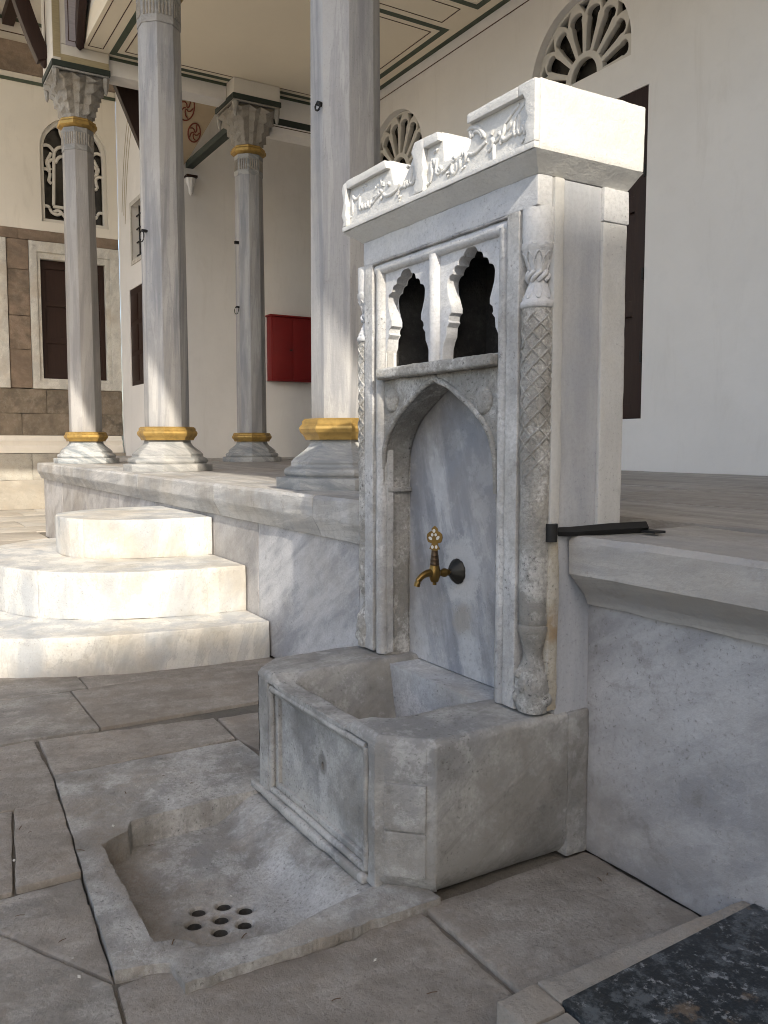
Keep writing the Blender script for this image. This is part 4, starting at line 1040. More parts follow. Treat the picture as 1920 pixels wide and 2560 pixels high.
# ------------------------------------------------------------------ columns
ROT8 = PI / 8
K8 = 1 / math.cos(PI / 8)
def oct_prof(p): return [(r * K8, z) for r, z in p]
def make_column(label):
    t = thing('marble_column', label, 'column', (0, 0, 1.105), 'octagonal portico columns')
    def part(name, prof, mat, parent=t, rot=ROT8, sharp=25, bevel=0):
        return lathe(name, oct_prof(prof), mat, parent, 8, (0, 0, 1.105), 'z', rot, sharp, bevel=bevel)
    # meshes are written around the column axis with z measured from the platform
    part('base', [(0.43, 0.0), (0.43, 0.072), (0.372, 0.078), (0.384, 0.092), (0.386, 0.110), (0.374, 0.130), (0.345, 0.142), (0.338, 0.158), (0.342, 0.172), (0.318, 0.198), (0.285, 0.225), (0.250, 0.255), (0.228, 0.285), (0.222, 0.315)], 'colbase', bevel=0.004)
    part('gold_ring', [(0.2, 0.3145), (0.252, 0.3155), (0.258, 0.332), (0.268, 0.348), (0.282, 0.362), (0.290, 0.385), (0.286, 0.402), (0.272, 0.416), (0.272, 0.436), (0.256, 0.452), (0.2, 0.453)], 'gold')
    part('shaft', [(0.214, 0.45), (0.214, 0.6), (0.213, 1.2), (0.210, 2.0), (0.205, 3.0), (0.197, 4.395)], 'column', bevel=0.003)
    collar = part('collar', [(0.204, 4.395), (0.204, 4.70)], 'colbase')
    b = bmesh.new()
    for f in range(8):
        a = f * PI / 4
        for k in range(4):
            o = (k - 1.5) * 0.036
            c, s = math.cos(a), math.sin(a)
            rr = 0.2045
            p0 = Vector((rr * c - o * s, rr * s + o * c, 1.105 + 4.47)); p1 = p0 + Vector((0, 0, 0.16))
            add_tube(b, [p0, p1], 0.010, 6)
    finish(b, 'flute', 'capital', collar)
    part('upper_gold_ring', [(0.19, 4.70), (0.222, 4.712), (0.252, 4.735), (0.252, 4.775), (0.236, 4.795), (0.236, 4.815), (0.215, 4.83), (0.19, 4.831)], 'gold')
    # capital: tiers of stalactite niches growing from octagon to square
    b = bmesh.new()
    N = 24
    tiers = 4
    zs = []
    rings = []
    def sup(a, r, sq):
        c, s = math.cos(a), math.sin(a)
        e = 2 + sq * 8
        return r / ((abs(c) ** e + abs(s) ** e) ** (1 / e))
    for i in range(tiers + 1):
        t0 = i / tiers
        z = 4.832 + 0.53 * t0
        r = 0.205 + 0.175 * (0.45 * t0 + 0.55 * t0 ** 2.2)
        for sub in range(2 if i < tiers else 1):
            ring = []
            for k in range(N):
                a = 2 * PI * k / N + ROT8 / 2
                zig = 0.020 * (1 if k % 2 else -1) * (0.45 + t0) + random.uniform(-0.006, 0.006)
                rr = sup(a, r + (0.012 if sub else 0), t0) + (zig if not sub else zig * 0.2)
                ring.append(b.verts.new((rr * math.cos(a), rr * math.sin(a), 1.105 + z + (0.045 if sub else 0) - (0.0 if sub else (0.075 if k % 2 else 0)) + random.uniform(-0.004, 0.004))))
            rings.append(ring)
    for r0, r1 in zip(rings, rings[1:]):
        for k in range(N): b.faces.new((r0[k], r0[(k + 1) % N], r1[(k + 1) % N], r1[k]))
    b.faces.new(rings[0][::-1]); b.faces.new(rings[-1])
    capi = finish(b, 'capital', 'capital', t, sharp=20)
    for sx in (-1, 1):
        for sy in (-1, 1):
            lathe('corner_drop', [(0.006, 0.0), (0.022, 0.03), (0.034, 0.09), (0.045, 0.16), (0.05, 0.22)], 'capital', capi, 6, (sx * 0.335, sy * 0.335, 1.105 + 5.145), sharp=20)
    box('abacus', -0.372, 0.372, -0.372, 0.372, 1.105 + 5.375, 1.105 + 5.40, 'capital', t, bevel=0.004)
    box('green_band', -0.388, 0.388, -0.388, 0.388, 1.105 + 5.401, 1.105 + 5.475, 'dkgreen', t)
    imp = box('impost_block', -0.372, 0.372, -0.372, 0.372, 1.105 + 5.476, 1.105 + 5.70, 'plaster_warm', t, bevel=0.004)
    return t
def post_fix(t, x, y):
    t.location = (x, y, 1.105)
# the prototype's meshes were written in world space about the origin axis
col1 = make_column('slender octagonal marble column at the far end of the platform, before the brown stone wall')
post_fix(col1, -12.9, 2.7)
def col_copy(x, y, label):
    c = copy_tree(col1)
    c.location = (x, y, 1.105)
    c["label"] = label
    return c
col2 = col_copy(-8.92, 2.7, 'octagonal marble column whose gold-ringed foot is sunlit, behind the rounded steps')
col2.scale = (1, 1, 1.022)
col4 = col_copy(-4.95, 2.7, 'large octagonal marble column standing just behind the fountain')
col3 = col_copy(-12.68, 5.2, 'octagonal marble column further back, in front of the red wall box')
def iron_ring(parent, pos, r=0.05, side=(0.3, -0.95, 0), name='iron_ring'):
    p = Vector(pos); s = Vector(side).normalized()
    b = bmesh.new()
    add_tube(b, [p - s * 0.02, p + s * 0.05], 0.016, 8)
    u = s.cross(Vector((0, 0, 1))).normalized()
    c = p + s * 0.05 - Vector((0, 0, r))
    pts = [c + u * r * math.sin(2 * PI * k / 16) + Vector((0, 0, r * math.cos(2 * PI * k / 16))) for k in range(17)]
    add_tube(b, pts, 0.006, 6, cap=False)
    o = finish(b, name, 'iron', parent)
    o.location = -Vector(parent.location)
    return o
iron_ring(col4, (-4.888, 2.51, 3.50), 0.022, (0.25, -1, 0))
iron_ring(col2, (-8.83, 2.50, 3.50), 0.055, (0.1, -1, 0))
iron_ring(col3, (-12.62, 4.99, 3.50), 0.055, (0.2, -1, 0))
box('iron_stub', -12.64, -12.60, 4.93, 5.0, 4.46, 4.50, 'iron', col3)

# pier and timber braces over the far column
pier = thing('impost_pier', 'cream pier with lilac panel and ochre edges above the far column', 'pier', (-12.9, 2.7, 6.8))
box('pier', -13.272, -12.528, 2.328, 2.70, 6.812, 8.3, 'plaster_warm', pier, bevel=0.004)
box('ochre_strip', -12.53, -12.522, 2.335, 2.43, 6.62, 8.25, 'ochre', pier)
box('ochre_strip', -12.53, -12.5225, 2.4305, 3.068, 6.585, 6.67, 'ochre', pier)
box('lilac_panel', -12.53, -12.522, 2.50, 2.66, 6.80, 8.2, 'lilac', pier)
box('painted_line', -12.521, -12.519, 2.535, 2.545, 6.86, 8.2, 'brownline', pier)
box('painted_line', -12.521, -12.519, 2.546, 2.64, 6.86, 6.87, 'brownline', pier)
box('painted_line', -13.0, -12.99, 2.321, 2.327, 6.72, 8.2, 'brownline', pier)
def timber(label, pts, w, h, extra=None):
    t = thing('timber_brace', label, 'brace', pts[0], 'dark eave braces')
    b = bmesh.new()
    pv = smooth_path(pts, 3)
    rings = []
    for i, p in enumerate(pv):
        tg = (pv[min(i + 1, len(pv) - 1)] - pv[max(i - 1, 0)]).normalized()
        ref = Vector((0, 0, 1))
        a = tg.cross(ref).normalized(); c = a.cross(tg).normalized()
        rings.append([b.verts.new(p + a * sa * w / 2 + c * sc * h / 2) for sa, sc in ((-1, -1), (1, -1), (1, 1), (-1, 1))])
    for r0, r1 in zip(rings, rings[1:]):
        for k in range(4): b.faces.new((r0[k], r0[(k + 1) % 4], r1[(k + 1) % 4], r1[k]))
    b.faces.new(rings[0][::-1]); b.faces.new(rings[-1])
    finish(b, 'beam', 'wood', t, bevel=0.008, sharp=40)
    b = bmesh.new()
    p0, p1 = pv[0], pv[1]
    add_lathe(b, [(0.01, -0.10), (0.05, -0.06), (0.06, 0.0), (0.03, 0.05)], 8, tuple(p0))
    finish(b, 'carved_end', 'wood', t)
    return t
timber('dark curved wooden brace on the outer side of the cream pier', [(-13.0, 2.30, 6.72), (-13.0, 2.16, 7.05), (-13.0, 1.98, 7.6), (-13.0, 1.85, 8.3)], 0.16, 0.20)
timber('dark wooden brace rising from the lilac panel under the eave', [(-12.50, 2.68, 6.86), (-12.2, 2.64, 7.15), (-11.7, 2.60, 7.6), (-11.0, 2.56, 8.3)], 0.10, 0.34)
# leaning plank between the far column and the shuttered wall
pk = thing('wooden_plank', 'long dark brown plank slanting down behind the far columns', 'plank', (-13.2, 3.6, 6.8))
b = bmesh.new()
ax = [(-13.2, 3.36, 7.0), (-13.2, 4.05, 5.4)]
a0, a1 = Vector(ax[0]), Vector(ax[1])
tg = (a1 - a0).normalized(); nn = Vector((0, -tg.z, tg.y)); xx = Vector((1, 0, 0))
vv = []
for p in (a0, a1):
    for sx, sn in ((-1, -1), (1, -1), (1, 1), (-1, 1)):
        vv.append(b.verts.new(p + xx * 0.06 * sx + nn * 0.18 * sn))
for f in ((0, 1, 2, 3), (7, 6, 5, 4), (0, 4, 5, 1), (1, 5, 6, 2), (2, 6, 7, 3), (3, 7, 4, 0)): b.faces.new([vv[i] for i in f])
finish(b, 'plank', 'wood', pk, bevel=0.006)

# ------------------------------------------------------------------ portico roof and painted ceiling
roof = thing('portico_ceiling', 'flat cream portico ceiling painted with green bands and thin brown lines', 'ceiling', (-6, 5, 6.81))
box('ceiling_slab', -13.27, 14.0, 2.72, 6.95, 6.812, 7.1, 'ceiling', roof)
box('ceiling_slab', -19.2, -13.271, 4.92, 9.6, 8.6, 8.75, 'plaster_warm', roof)
box('upper_wall', -13.27, -12.93, 3.06, 9.6, 7.101, 8.6, 'plaster_warm', roof)
box('upper_wall', -19.2, -13.271, 9.6, 9.9, 6.951, 8.6, 'plaster_warm', roof)
box('ceiling_slab', -13.27, -11.5, 6.951, 9.6, 6.812, 7.1, 'plaster_warm', roof)
def strip(mat, x0, x1, y0, y1, z=6.812, th=0.004):
    box('painted_band' if mat != 'brownline' else 'painted_line', x0, x1, y0, y1, z - th, z - 0.0005, mat, roof)
bays = [(-12.52, -9.50), (-8.89, -5.53), (-4.92, -1.56), (-0.95, 2.41)]
for x0, x1 in bays:
    g_ = 0.085
    strip('green', x0, x1, 3.08, 3.08 + g_); strip('green', x0, x1, 6.74 - g_, 6.74)
    strip('green', x0, x0 + g_, 3.1655, 6.6545); strip('green', x1 - g_, x1, 3.1655, 6.6545)
    i_ = 0.17; w_ = 0.014
    strip('brownline', x0 + i_, x1 - i_, 3.08 + i_, 3.08 + i_ + w_); strip('brownline', x0 + i_, x1 - i_, 6.74 - i_ - w_, 6.74 - i_)
    strip('brownline', x0 + i_, x0 + i_ + w_, 3.2645, 6.5555); strip('brownline', x1 - i_ - w_, x1 - i_, 3.2645, 6.5555)
    # soffit of the beam over the columns
    strip('brownline', x0 + 0.1, x1 - 0.1, 2.77, 2.782); strip('brownline', x0 + 0.1, x1 - 0.1, 2.965, 2.977)
    strip('brownline', x0 + 0.1, x0 + 0.112, 2.7825, 2.9645); strip('brownline', x1 - 0.112, x1 - 0.1, 2.7825, 2.9645)
for x0, x1 in zip([b_[1] for b_ in bays], [b_[0] for b_ in bays[1:]]):
    a_, c_ = x0 + 0.1, x1 - 0.1
    strip('brownline', a_, a_ + 0.013, 3.2, 6.55); strip('brownline', c_ - 0.013, c_, 3.2, 6.55); strip('brownline', a_ + 0.0135, c_ - 0.0135, 6.537, 6.55)
strip('green', -12.5, 13.9, 6.868, 6.946)
box('painted_line', -12.5, 13.9, 6.945, 6.9495, 6.66, 6.672, 'brownline', roof)
# cross beam towards the vestibule, with its green edge
box('cross_beam', -12.92, -12.60, 3.06, 4.82, 6.56, 6.811, 'plaster', roof, bevel=0.004)
box('cross_beam', -12.92, -12.60, 5.56, 6.95, 6.24, 6.811, 'plaster', roof, bevel=0.004)
box('painted_band', -12.599, -12.595, 3.10, 6.94, 6.765, 6.808, 'green', roof)
box('painted_band', -12.599, -12.594, 5.58, 6.94, 6.36, 6.46, 'dkgreen', roof)
box('painted_line', -12.599, -12.595, 5.58, 6.94, 6.325, 6.337, 'brownline', roof)
box('tie_beam', -15.5, -13.05, 5.13, 5.27, 6.40, 6.51, 'dkgreen', roof, bevel=0.004)
# eave above the columns, out of frame but shading them
box('eave', -14.0, 14.0, EAVE_Y, 2.72, 8.3, 8.45, 'plaster_warm', roof)
box('frieze', -12.527, 14.0, 2.72, 2.95, 7.1, 8.3, 'plaster_warm', roof)

# ------------------------------------------------------------------ wall behind the fountain
YW = 6.95
wall_m = thing('portico_back_wall', 'long white plaster wall behind the fountain with fan windows and brown shutters', 'wall', (-4, YW, 1.1))
def arch_loop(cx, r, z0, zs, n=22):
    return [(cx - r, z0), (cx + r, z0)] + [(cx + r * math.cos(PI * k / n), zs + r * math.sin(PI * k / n)) for k in range(n + 1)]
wins = [(-11.22, 'a'), (-7.32, 'b'), (-3.42, 'c'), (0.48, 'd')]
bm = bmesh.new()
add_box(bm, -12.2, 14.0, YW, YW + 0.35, 1.0, 1.655)
add_box(bm, -12.2, 14.0, YW, YW + 0.35, 5.05, 5.43)
cuts = [-12.2]
for cx, _ in wins: cuts += [cx - 1.035, cx + 1.035]
cuts.append(14.0)
for a_, c_ in zip(cuts[::2], cuts[1::2]):
    if c_ - a_ > 0.02: add_box(bm, a_, c_, YW, YW + 0.35, 1.655, 5.05)
cuts = [-12.2]
for cx, _ in wins: cuts += [cx - 0.95, cx + 0.95]
cuts.append(14.0)
for a_, c_ in zip(cuts[::2], cuts[1::2]):
    if c_ - a_ > 0.02: add_box(bm, a_, c_, YW, YW + 0.35, 5.43, 6.815)
finish(bm, 'wall_face', 'plaster', wall_m)
for cx, _ in wins:
    plate('window_bay', [[(cx - 0.95, 5.43), (cx - 0.785, 5.43)] + [(cx - 0.785 * math.cos(PI * k / 24), 5.58 + 0.785 * math.sin(PI * k / 24)) for k in range(25)] + [(cx + 0.785, 5.43), (cx + 0.95, 5.43), (cx + 0.95, 6.815), (cx - 0.95, 6.815)]], YW, YW + 0.35, 'plaster', wall_m, sharp=30)
def fan_window(cx, parent):
    r, z0, zs = 0.784, 5.431, 5.58
    w = box('window', cx - r, cx + r, YW + 0.20, YW + 0.21, z0, z0 + 0.02, 'tracery', parent)
    outer = arch_loop(cx, r, z0, zs)
    holes = []
    hub = (cx, z0 + 0.03)
    holes.append([(cx + 0.20 * math.cos(PI * k / 14), hub[1] + 0.03 + 0.22 * math.sin(PI * k / 14)) for k in range(15)])
    n = 8
    for k in range(n):
        a = PI * (k + 0.5) / n
        hw = PI / n / 2
        up = 0.15 * math.sin(a)
        r_in, r_out = 0.295, 0.60 + up * 0.8
        pts = []
        d1 = 0.026
        for s in (-1, 1):
            pass
        def P(rad, off):
            return (hub[0] + rad * math.cos(a) - off * math.sin(a), hub[1] + 0.02 + rad * math.sin(a) + off * math.cos(a))
        w_in = r_in * math.tan(hw) - d1
        w_out = r_out * math.tan(hw) * 0.86 - d1
        pts = [P(r_in, -w_in), P(r_in + 0.6 * (r_out - r_in), -w_out * 0.75), P(r_out - 0.06, -w_out * 0.80), P(r_out - 0.03, -w_out)]
        for q in range(1, 8):
            t = PI * q / 8
            pts.append(P(r_out - 0.01 + 0.055 * math.sin(t) , -w_out * math.cos(t)))
        pts += [P(r_out - 0.03, w_out), P(r_out - 0.06, w_out * 0.80), P(r_in + 0.6 * (r_out - r_in), w_out * 0.75), P(r_in, w_in)]
        if min(p[1] for p in pts) > z0 + 0.02: holes.append(pts)
        else: holes.append([(x_, max(z_, z0 + 0.03)) for x_, z_ in pts])
    for k in range(1, n):
        a = PI * k / n
        up = 0.15 * math.sin(a)
        def P2(rad, off): return (hub[0] + rad * math.cos(a) - off * math.sin(a), hub[1] + 0.02 + rad * math.sin(a) + off * math.cos(a))
        ri, ro = 0.655 + up * 0.75, 0.700 + up * 0.97
        holes.append([P2(ri - 0.05, 0), P2(ri, -0.03), P2(ro, -0.095), P2(ro + 0.008, 0), P2(ro, 0.095), P2(ri, 0.03)])
    plate('tracery', [outer] + holes, YW + 0.09, YW + 0.17, 'tracery', w, bevel=0.012, sharp=30)
    plate('pane', [arch_loop(cx, r - 0.005, z0 + 0.005, zs)], YW + 0.215, YW + 0.235, 'glass', w)
def shutters(cx, parent):
    z0, z1 = 1.655, 5.05
    w = box('shutter_frame', cx - 1.035, cx + 1.035, YW + 0.05, YW + 0.10, z0, z1, 'wood', parent)
    for s in (-1, 1):
        x0, x1 = (cx + 0.006, cx + 1.03) if s > 0 else (cx - 1.03, cx - 0.006)
        loops_ = [[(x0, z0 + 0.005), (x1, z0 + 0.005), (x1, z1 - 0.005), (x0, z1 - 0.005)]]
        for k in range(3):
            a = z0 + 0.16 + k * 1.08
            loops_.append([(x0 + 0.15, a), (x1 - 0.15, a), (x1 - 0.15, a + 0.92), (x0 + 0.15, a + 0.92)])
        plate('shutter_leaf', loops_, YW + 0.004, YW + 0.048, 'wood', w, bevel=0.004)
        for zz in (2.3, 3.15, 4.2):
            xx_ = x1 if s > 0 else x0
            tube('hinge', [(xx_ - s * 0.015, YW - 0.004, zz - 0.06), (xx_ - s * 0.015, YW - 0.004, zz + 0.06)], 0.014, 'iron', w)
for cx, _ in wins:
    fan_window(cx, wall_m)
    shutters(cx, wall_m)
box('wall_end', -12.2, -11.9, YW + 0.351, 9.6, 1.0, 6.81, 'plaster', wall_m)

# ------------------------------------------------------------------ vestibule wall with the red box
XV = -15.5
wall_v = thing('vestibule_wall', 'plain white vestibule wall in shade behind the red box', 'wall', (XV, 7, 1.1))
box('wall_face', XV - 0.3, XV, 4.852, 9.6, 1.0, 8.6, 'plaster', wall_v)
box('wall_end', XV - 0.3, -11.5, 9.601, 9.9, 1.0, 6.95, 'plaster', wall_v)
box('bracket', XV, XV + 0.16, 5.10, 5.30, 6.21, 6.25, 'wood', wall_v)
lathe('bracket_corbel', [(0.01, 5.90), (0.04, 5.95), (0.05, 6.05), (0.09, 6.14), (0.10, 6.205)], 'plaster', wall_v, 8, (XV + 0.06, 5.2, 0))
pend = [(4.86, 7.45), (5.60, 7.45), (5.46, 7.22), (5.31, 7.0), (5.18, 6.74), (5.08, 6.48), (4.98, 6.29), (4.86, 6.2)]
b = bmesh.new()
for k in range(12):
    pass
vg = []
rows_ = 14
for j in range(rows_ + 1):
    z = 6.2 + 1.25 * j / rows_
    ymax = 4.90 + 0.72 * ((z - 6.2) / 1.25) ** 0.8
    vg.append([b.verts.new((XV + 0.03 + 0.55 * ((z - 6.2) / 1.25) ** 2.0, 4.855 + (ymax - 4.855) * i / 6, z)) for i in range(7)])
for j in range(rows_):
    for i in range(6): b.faces.new((vg[j][i], vg[j][i + 1], vg[j + 1][i + 1], vg[j + 1][i]))
pnd = finish(b, 'pendentive', 'tan', wall_v)
def on_pend(y, z): return (XV + 0.04 + 0.55 * (max(z - 6.2, 0) / 1.25) ** 2.0, y, z)
for cy_, cz_, r_ in ((5.02, 7.28, 0.17), (5.22, 6.96, 0.14), (4.97, 6.50, 0.11)):
    b = bmesh.new()
    add_tube(b, [on_pend(cy_ + r_ * math.cos(2 * PI * k / 24) * 0.8, cz_ + r_ * math.sin(2 * PI * k / 24)) for k in range(25)], 0.012, 5, cap=False)
    for q in range(5):
        a = 2 * PI * q / 5
        add_tube(b, [on_pend(cy_ + r_ * 0.8 * t * math.cos(a + 1.6 * t), cz_ + r_ * t * math.sin(a + 1.6 * t)) for t in (0.1, 0.35, 0.6, 0.85)], 0.011, 5)
    finish(b, 'painted_medallion', 'redpaint', pnd)

rb = thing('red_wall_box', 'dark red metal wall cabinet hanging on the vestibule wall', 'cabinet', (XV, 7.1, 2.6))
box('cabinet', XV + 0.002, XV + 0.22, 6.69, 7.60, 2.60, 3.83, 'redbox', rb, bevel=0.006)
box('cabinet_lid', XV + 0.002, XV + 0.26, 6.66, 7.64, 3.831, 3.865, 'redbox', rb, bevel=0.006)
box('door_leaf', XV + 0.2205, XV + 0.235, 6.715, 7.135, 2.63, 3.80, 'redbox', rb, bevel=0.004)
box('door_leaf', XV + 0.2205, XV + 0.235, 7.145, 7.575, 2.63, 3.80, 'redbox', rb, bevel=0.004)
tube('handle', [(XV + 0.236, 7.11, 3.20), (XV + 0.262, 7.11, 3.20), (XV + 0.262, 7.06, 3.20)], 0.012, 'iron', rb)

# ------------------------------------------------------------------ shuttered wall between far wall and vestibule
YS = 4.85
wall_s = thing('shuttered_wall', 'narrow white wall with dark shutter and small barred window beside the far wall', 'wall', (-17.4, YS, 1.1))
plate('wall_face', [[(-19.29, 0.9), (XV - 0.001, 0.9), (XV - 0.001, 9.0), (-19.29, 9.0)], [(-18.53, 2.61), (-17.27, 2.61), (-17.27, 4.63), (-18.53, 4.63)], [(-18.19, 5.175), (-17.15, 5.175), (-17.15, 6.30), (-18.19, 6.30)]], YS, YS + 0.4, 'plaster', wall_s, sharp=30)
sh = box('shutter', -18.53, -17.27, YS + 0.02, YS + 0.06, 2.61, 4.63, 'wood', wall_s)
for k in range(2):
    for j in range(3):
        x0 = -18.47 + k * 0.61; z0 = 2.70 + j * 0.63
        box('shutter_panel', x0, x0 + 0.52, YS + 0.008, YS + 0.019, z0, z0 + 0.53, 'wood', sh, bevel=0.003)
wb = box('barred_window', -18.19, -17.15, YS + 0.36, YS + 0.37, 5.175, 6.30, 'glass', wall_s)
plate('window_reveal', [[(-18.27, 5.10), (-17.07, 5.10), (-17.07, 6.38), (-18.27, 6.38)], [(-18.18, 5.185), (-17.16, 5.185), (-17.16, 6.29), (-18.18, 6.29)]], YS - 0.02, YS - 0.0005, 'framestone', wb)
for k in range(4):
    tube('bar', [(-18.05 + 0.25 * k, YS + 0.12, 5.17), (-18.05 + 0.25 * k, YS + 0.12, 6.30)], 0.016, 'iron', wb)
for k in range(4):
    tube('bar', [(-18.19, YS + 0.10, 5.30 + 0.27 * k), (-17.15, YS + 0.10, 5.30 + 0.27 * k)], 0.016, 'iron', wb)
for sg, (ya, za) in ((0, (0, 0)), (1, (0.14, -0.1)), (2, (0.24, -0.3))):
    pts = [(-18.95 + ya, YS - 0.004, 6.35 + za), (-18.75 + ya, YS - 0.004, 7.2 + za), (-18.45 + ya, YS - 0.004, 7.9 + za), (-18.05 + ya, YS - 0.004, 8.4 + za)]
    tube('painted_scroll', smooth_path(pts, 4), 0.016, 'ochre', wall_s, n=6, flat=0.25, up=(0, 1, 0))

# ------------------------------------------------------------------ far wall of brown stone and white plaster
XF = -19.3
wall_f = thing('stone_far_wall', 'far wall of brown stone blocks below white plaster with framed and arched windows', 'wall', (XF, 2, 0))
Y0F = -6.0
ap = [(3.27, 6.035), (4.64, 6.035)] + [(3.955 + 0.685 * math.cos(PI * k / 20), 7.55 + 0.68 * math.sin(PI * k / 20)) for k in range(21)]
plate('wall_plaster', [[(Y0F, 5.84), (4.849, 5.84), (4.849, 8.95), (Y0F, 8.95)], ap], XF - 0.3, XF, 'plaster_warm', wall_f, axis='x', sharp=30)
box('wall_core', XF - 0.5, XF - 0.31, Y0F, 4.9, 0, 9.8, 'mortar', wall_f)
def blocks(y0, y1, z0, z1, mat, n, dep=0.0):
    step_ = (y1 - y0) / n
    for i in range(n):
        a = y0 + i * step_ + (random.uniform(-0.08, 0.08) if i else 0)
        c = y0 + (i + 1) * step_
        box('stone_block', XF - 0.3, XF + dep + random.uniform(-0.004, 0.004), a + 0.004, c - 0.004, z0 + 0.004, z1 - 0.004, mat, wall_f, bevel=0.008, worn=(0.22, 0.006, 3.0))
def block_row(cuts, z0, z1, mat, dep=0.0):
    for a, c in zip(cuts, cuts[1:]):
        box('stone_block', XF - 0.3, XF + dep + random.uniform(-0.006, 0.006), a + 0.002, c - 0.002, z0 + 0.002, z1 - 0.002, mat, wall_f, bevel=0.010, worn=(0.2, 0.008, 3.0))
block_row([-6.0, -4.2, -2.4, -0.8, 1.1, 2.8, 4.0, 4.845], 5.62, 5.84, 'brown')
for za, zb in ((5.0, 5.615), (4.05, 5.0), (3.35, 4.05), (2.55, 3.35)):
    block_row([2.56, 2.985], za, zb, 'brown')
    block_row([-1.0, 0.62], za, zb, 'brown')
    block_row([-6.0, -3.5, -1.0], za, zb, 'brown')
block_row([-6.0, -4.1, -2.3, -0.5, 1.2, 2.3, 3.25, 4.1, 4.845], 2.02, 2.54, 'dkbrown')
block_row([-6.0, -4.6, -2.9, -1.1, 0.4, 1.8, 2.75, 3.7, 4.845], 1.56, 2.02, 'dkbrown')
block_row([-6.0, -4.0, -2.0, 0.2, 1.9, 2.9, 4.2, 4.845], 0.62, 1.18, 'greybase', 0.16)
block_row([-6.0, -3.6, -1.5, 0.6, 2.2, 3.4, 4.845], 0.0, 0.62, 'greybase', 0.18)
b = bmesh.new()
mp_ = [(XF - 0.2, 1.185), (XF + 0.16, 1.185), (XF + 0.15, 1.30), (XF + 0.09, 1.36), (XF + 0.10, 1.44), (XF + 0.03, 1.50), (XF + 0.02, 1.555), (XF - 0.2, 1.555)]
a_ = [b.verts.new((x_, Y0F, z_)) for x_, z_ in mp_]; c_ = [b.verts.new((x_, 4.80, z_)) for x_, z_ in mp_]
b.faces.new(a_); b.faces.new(c_[::-1])
for i in range(len(mp_)): b.faces.new((a_[(i + 1) % len(mp_)], a_[i], c_[i], c_[(i + 1) % len(mp_)]))
finish(b, 'plinth_moulding', 'plaster_warm', wall_f, worn=(0.2, 0.004, 4.0), sharp=40)
def stone_window(y0, y1):
    z0, z1 = 2.545, 5.612
    w = plate('stone_window', [[(y0, z0), (y1, z0), (y1, z1), (y0, z1)], [(y0 + 0.15, z0 + 0.15), (y1 - 0.20, z0 + 0.15), (y1 - 0.20, z1 - 0.22), (y0 + 0.15, z1 - 0.22)]], XF - 0.28, XF + 0.035, 'framestone', wall_f, axis='x', bevel=0.008, worn=(0.15, 0.004, 5.0))
    plate('frame_moulding', [[(y0 + 0.14, z0 + 0.14), (y1 - 0.19, z0 + 0.14), (y1 - 0.19, z1 - 0.21), (y0 + 0.14, z1 - 0.21)], [(y0 + 0.22, z0 + 0.22), (y1 - 0.30, z0 + 0.22), (y1 - 0.30, z1 - 0.35), (y0 + 0.22, z1 - 0.35)]], XF - 0.28, XF + 0.0, 'framestone', w, axis='x', bevel=0.008)
    a, c = y0 + 0.22, y1 - 0.30
    m = (a + c) / 2
    for p, q in ((a, m - 0.004), (m + 0.004, c)):
        lps = [[(p, z0 + 0.22), (q, z0 + 0.22), (q, z1 - 0.35), (p, z1 - 0.35)]]
        for k in range(3):
            zz = z0 + 0.32 + k * 0.78
            lps.append([(p + 0.1, zz), (q - 0.1, zz), (q - 0.1, zz + 0.66), (p + 0.1, zz + 0.66)])
        plate('shutter_leaf', lps, XF - 0.16, XF - 0.12, 'wood', w, axis='x', bevel=0.003)
        box('shutter_back', XF - 0.18, XF - 0.161, p, q, z0 + 0.22, z1 - 0.35, 'wood', w)
stone_window(2.99, 4.84)
stone_window(0.63, 2.55)
# arched plaster window
aw = box('arched_window', XF - 0.285, XF - 0.275, 3.28, 4.63, 6.04, 6.06, 'tracery', wall_f)
inner = [(3.355, 6.12), (4.555, 6.12)] + [(3.955 + 0.60 * math.cos(PI * k / 20), 7.55 + 0.60 * math.sin(PI * k / 20)) for k in range(21)]
plate('window_rim', [ap, inner], XF - 0.20, XF - 0.08, 'tracery', aw, axis='x', bevel=0.01)
plate('pane', [ap], XF - 0.26, XF - 0.24, 'glass', aw, axis='x')
TR = [[(3.34, 7.62), (3.44, 7.65), (3.52, 7.61), (3.58, 7.52), (3.57, 7.44)], [(3.58, 7.52), (3.65, 7.62), (3.75, 7.66), (3.88, 7.67)], [(3.6, 7.31), (3.67, 7.43), (3.78, 7.48), (3.88, 7.49)], [(3.57, 7.44), (3.57, 7.31), (3.54, 6.42)], [(3.52, 7.5), (3.47, 7.4), (3.43, 7.32), (3.44, 7.23), (3.51, 7.15)], [(3.57, 7.37), (3.51, 7.36), (3.46, 7.29), (3.48, 7.21)], [(3.33, 7.14), (3.41, 7.16), (3.48, 7.1), (3.48, 7.02), (3.46, 6.92), (3.51, 6.87)], [(3.3, 6.38), (3.43, 6.39), (3.5, 6.28), (3.61, 6.24), (3.7, 6.29)], [(3.54, 6.29), (3.64, 6.33), (3.73, 6.25), (3.84, 6.13)], [(3.48, 7.98), (3.59, 8.07), (3.69, 8.04), (3.73, 7.92), (3.76, 7.84), (3.81, 7.75)], [(3.73, 7.92), (3.83, 7.96), (3.955, 7.97)]]
for st in TR:
    for mir in (1, -1):
        pts = smooth_path([(XF - 0.14, 3.955 + mir * (y_ - 3.955), z_) for y_, z_ in st], 4)
        tube('tracery_bar', pts, 0.034, 'tracery', aw, n=8)
tube('tracery_bar', [(XF - 0.14, 3.53, 6.40), (XF - 0.14, 4.38, 6.40)], 0.034, 'tracery', aw)
box('cornice_line', XF - 0.1, XF + 0.03, Y0F, 4.845, 8.77, 8.83, 'green', wall_f)
b = bmesh.new()
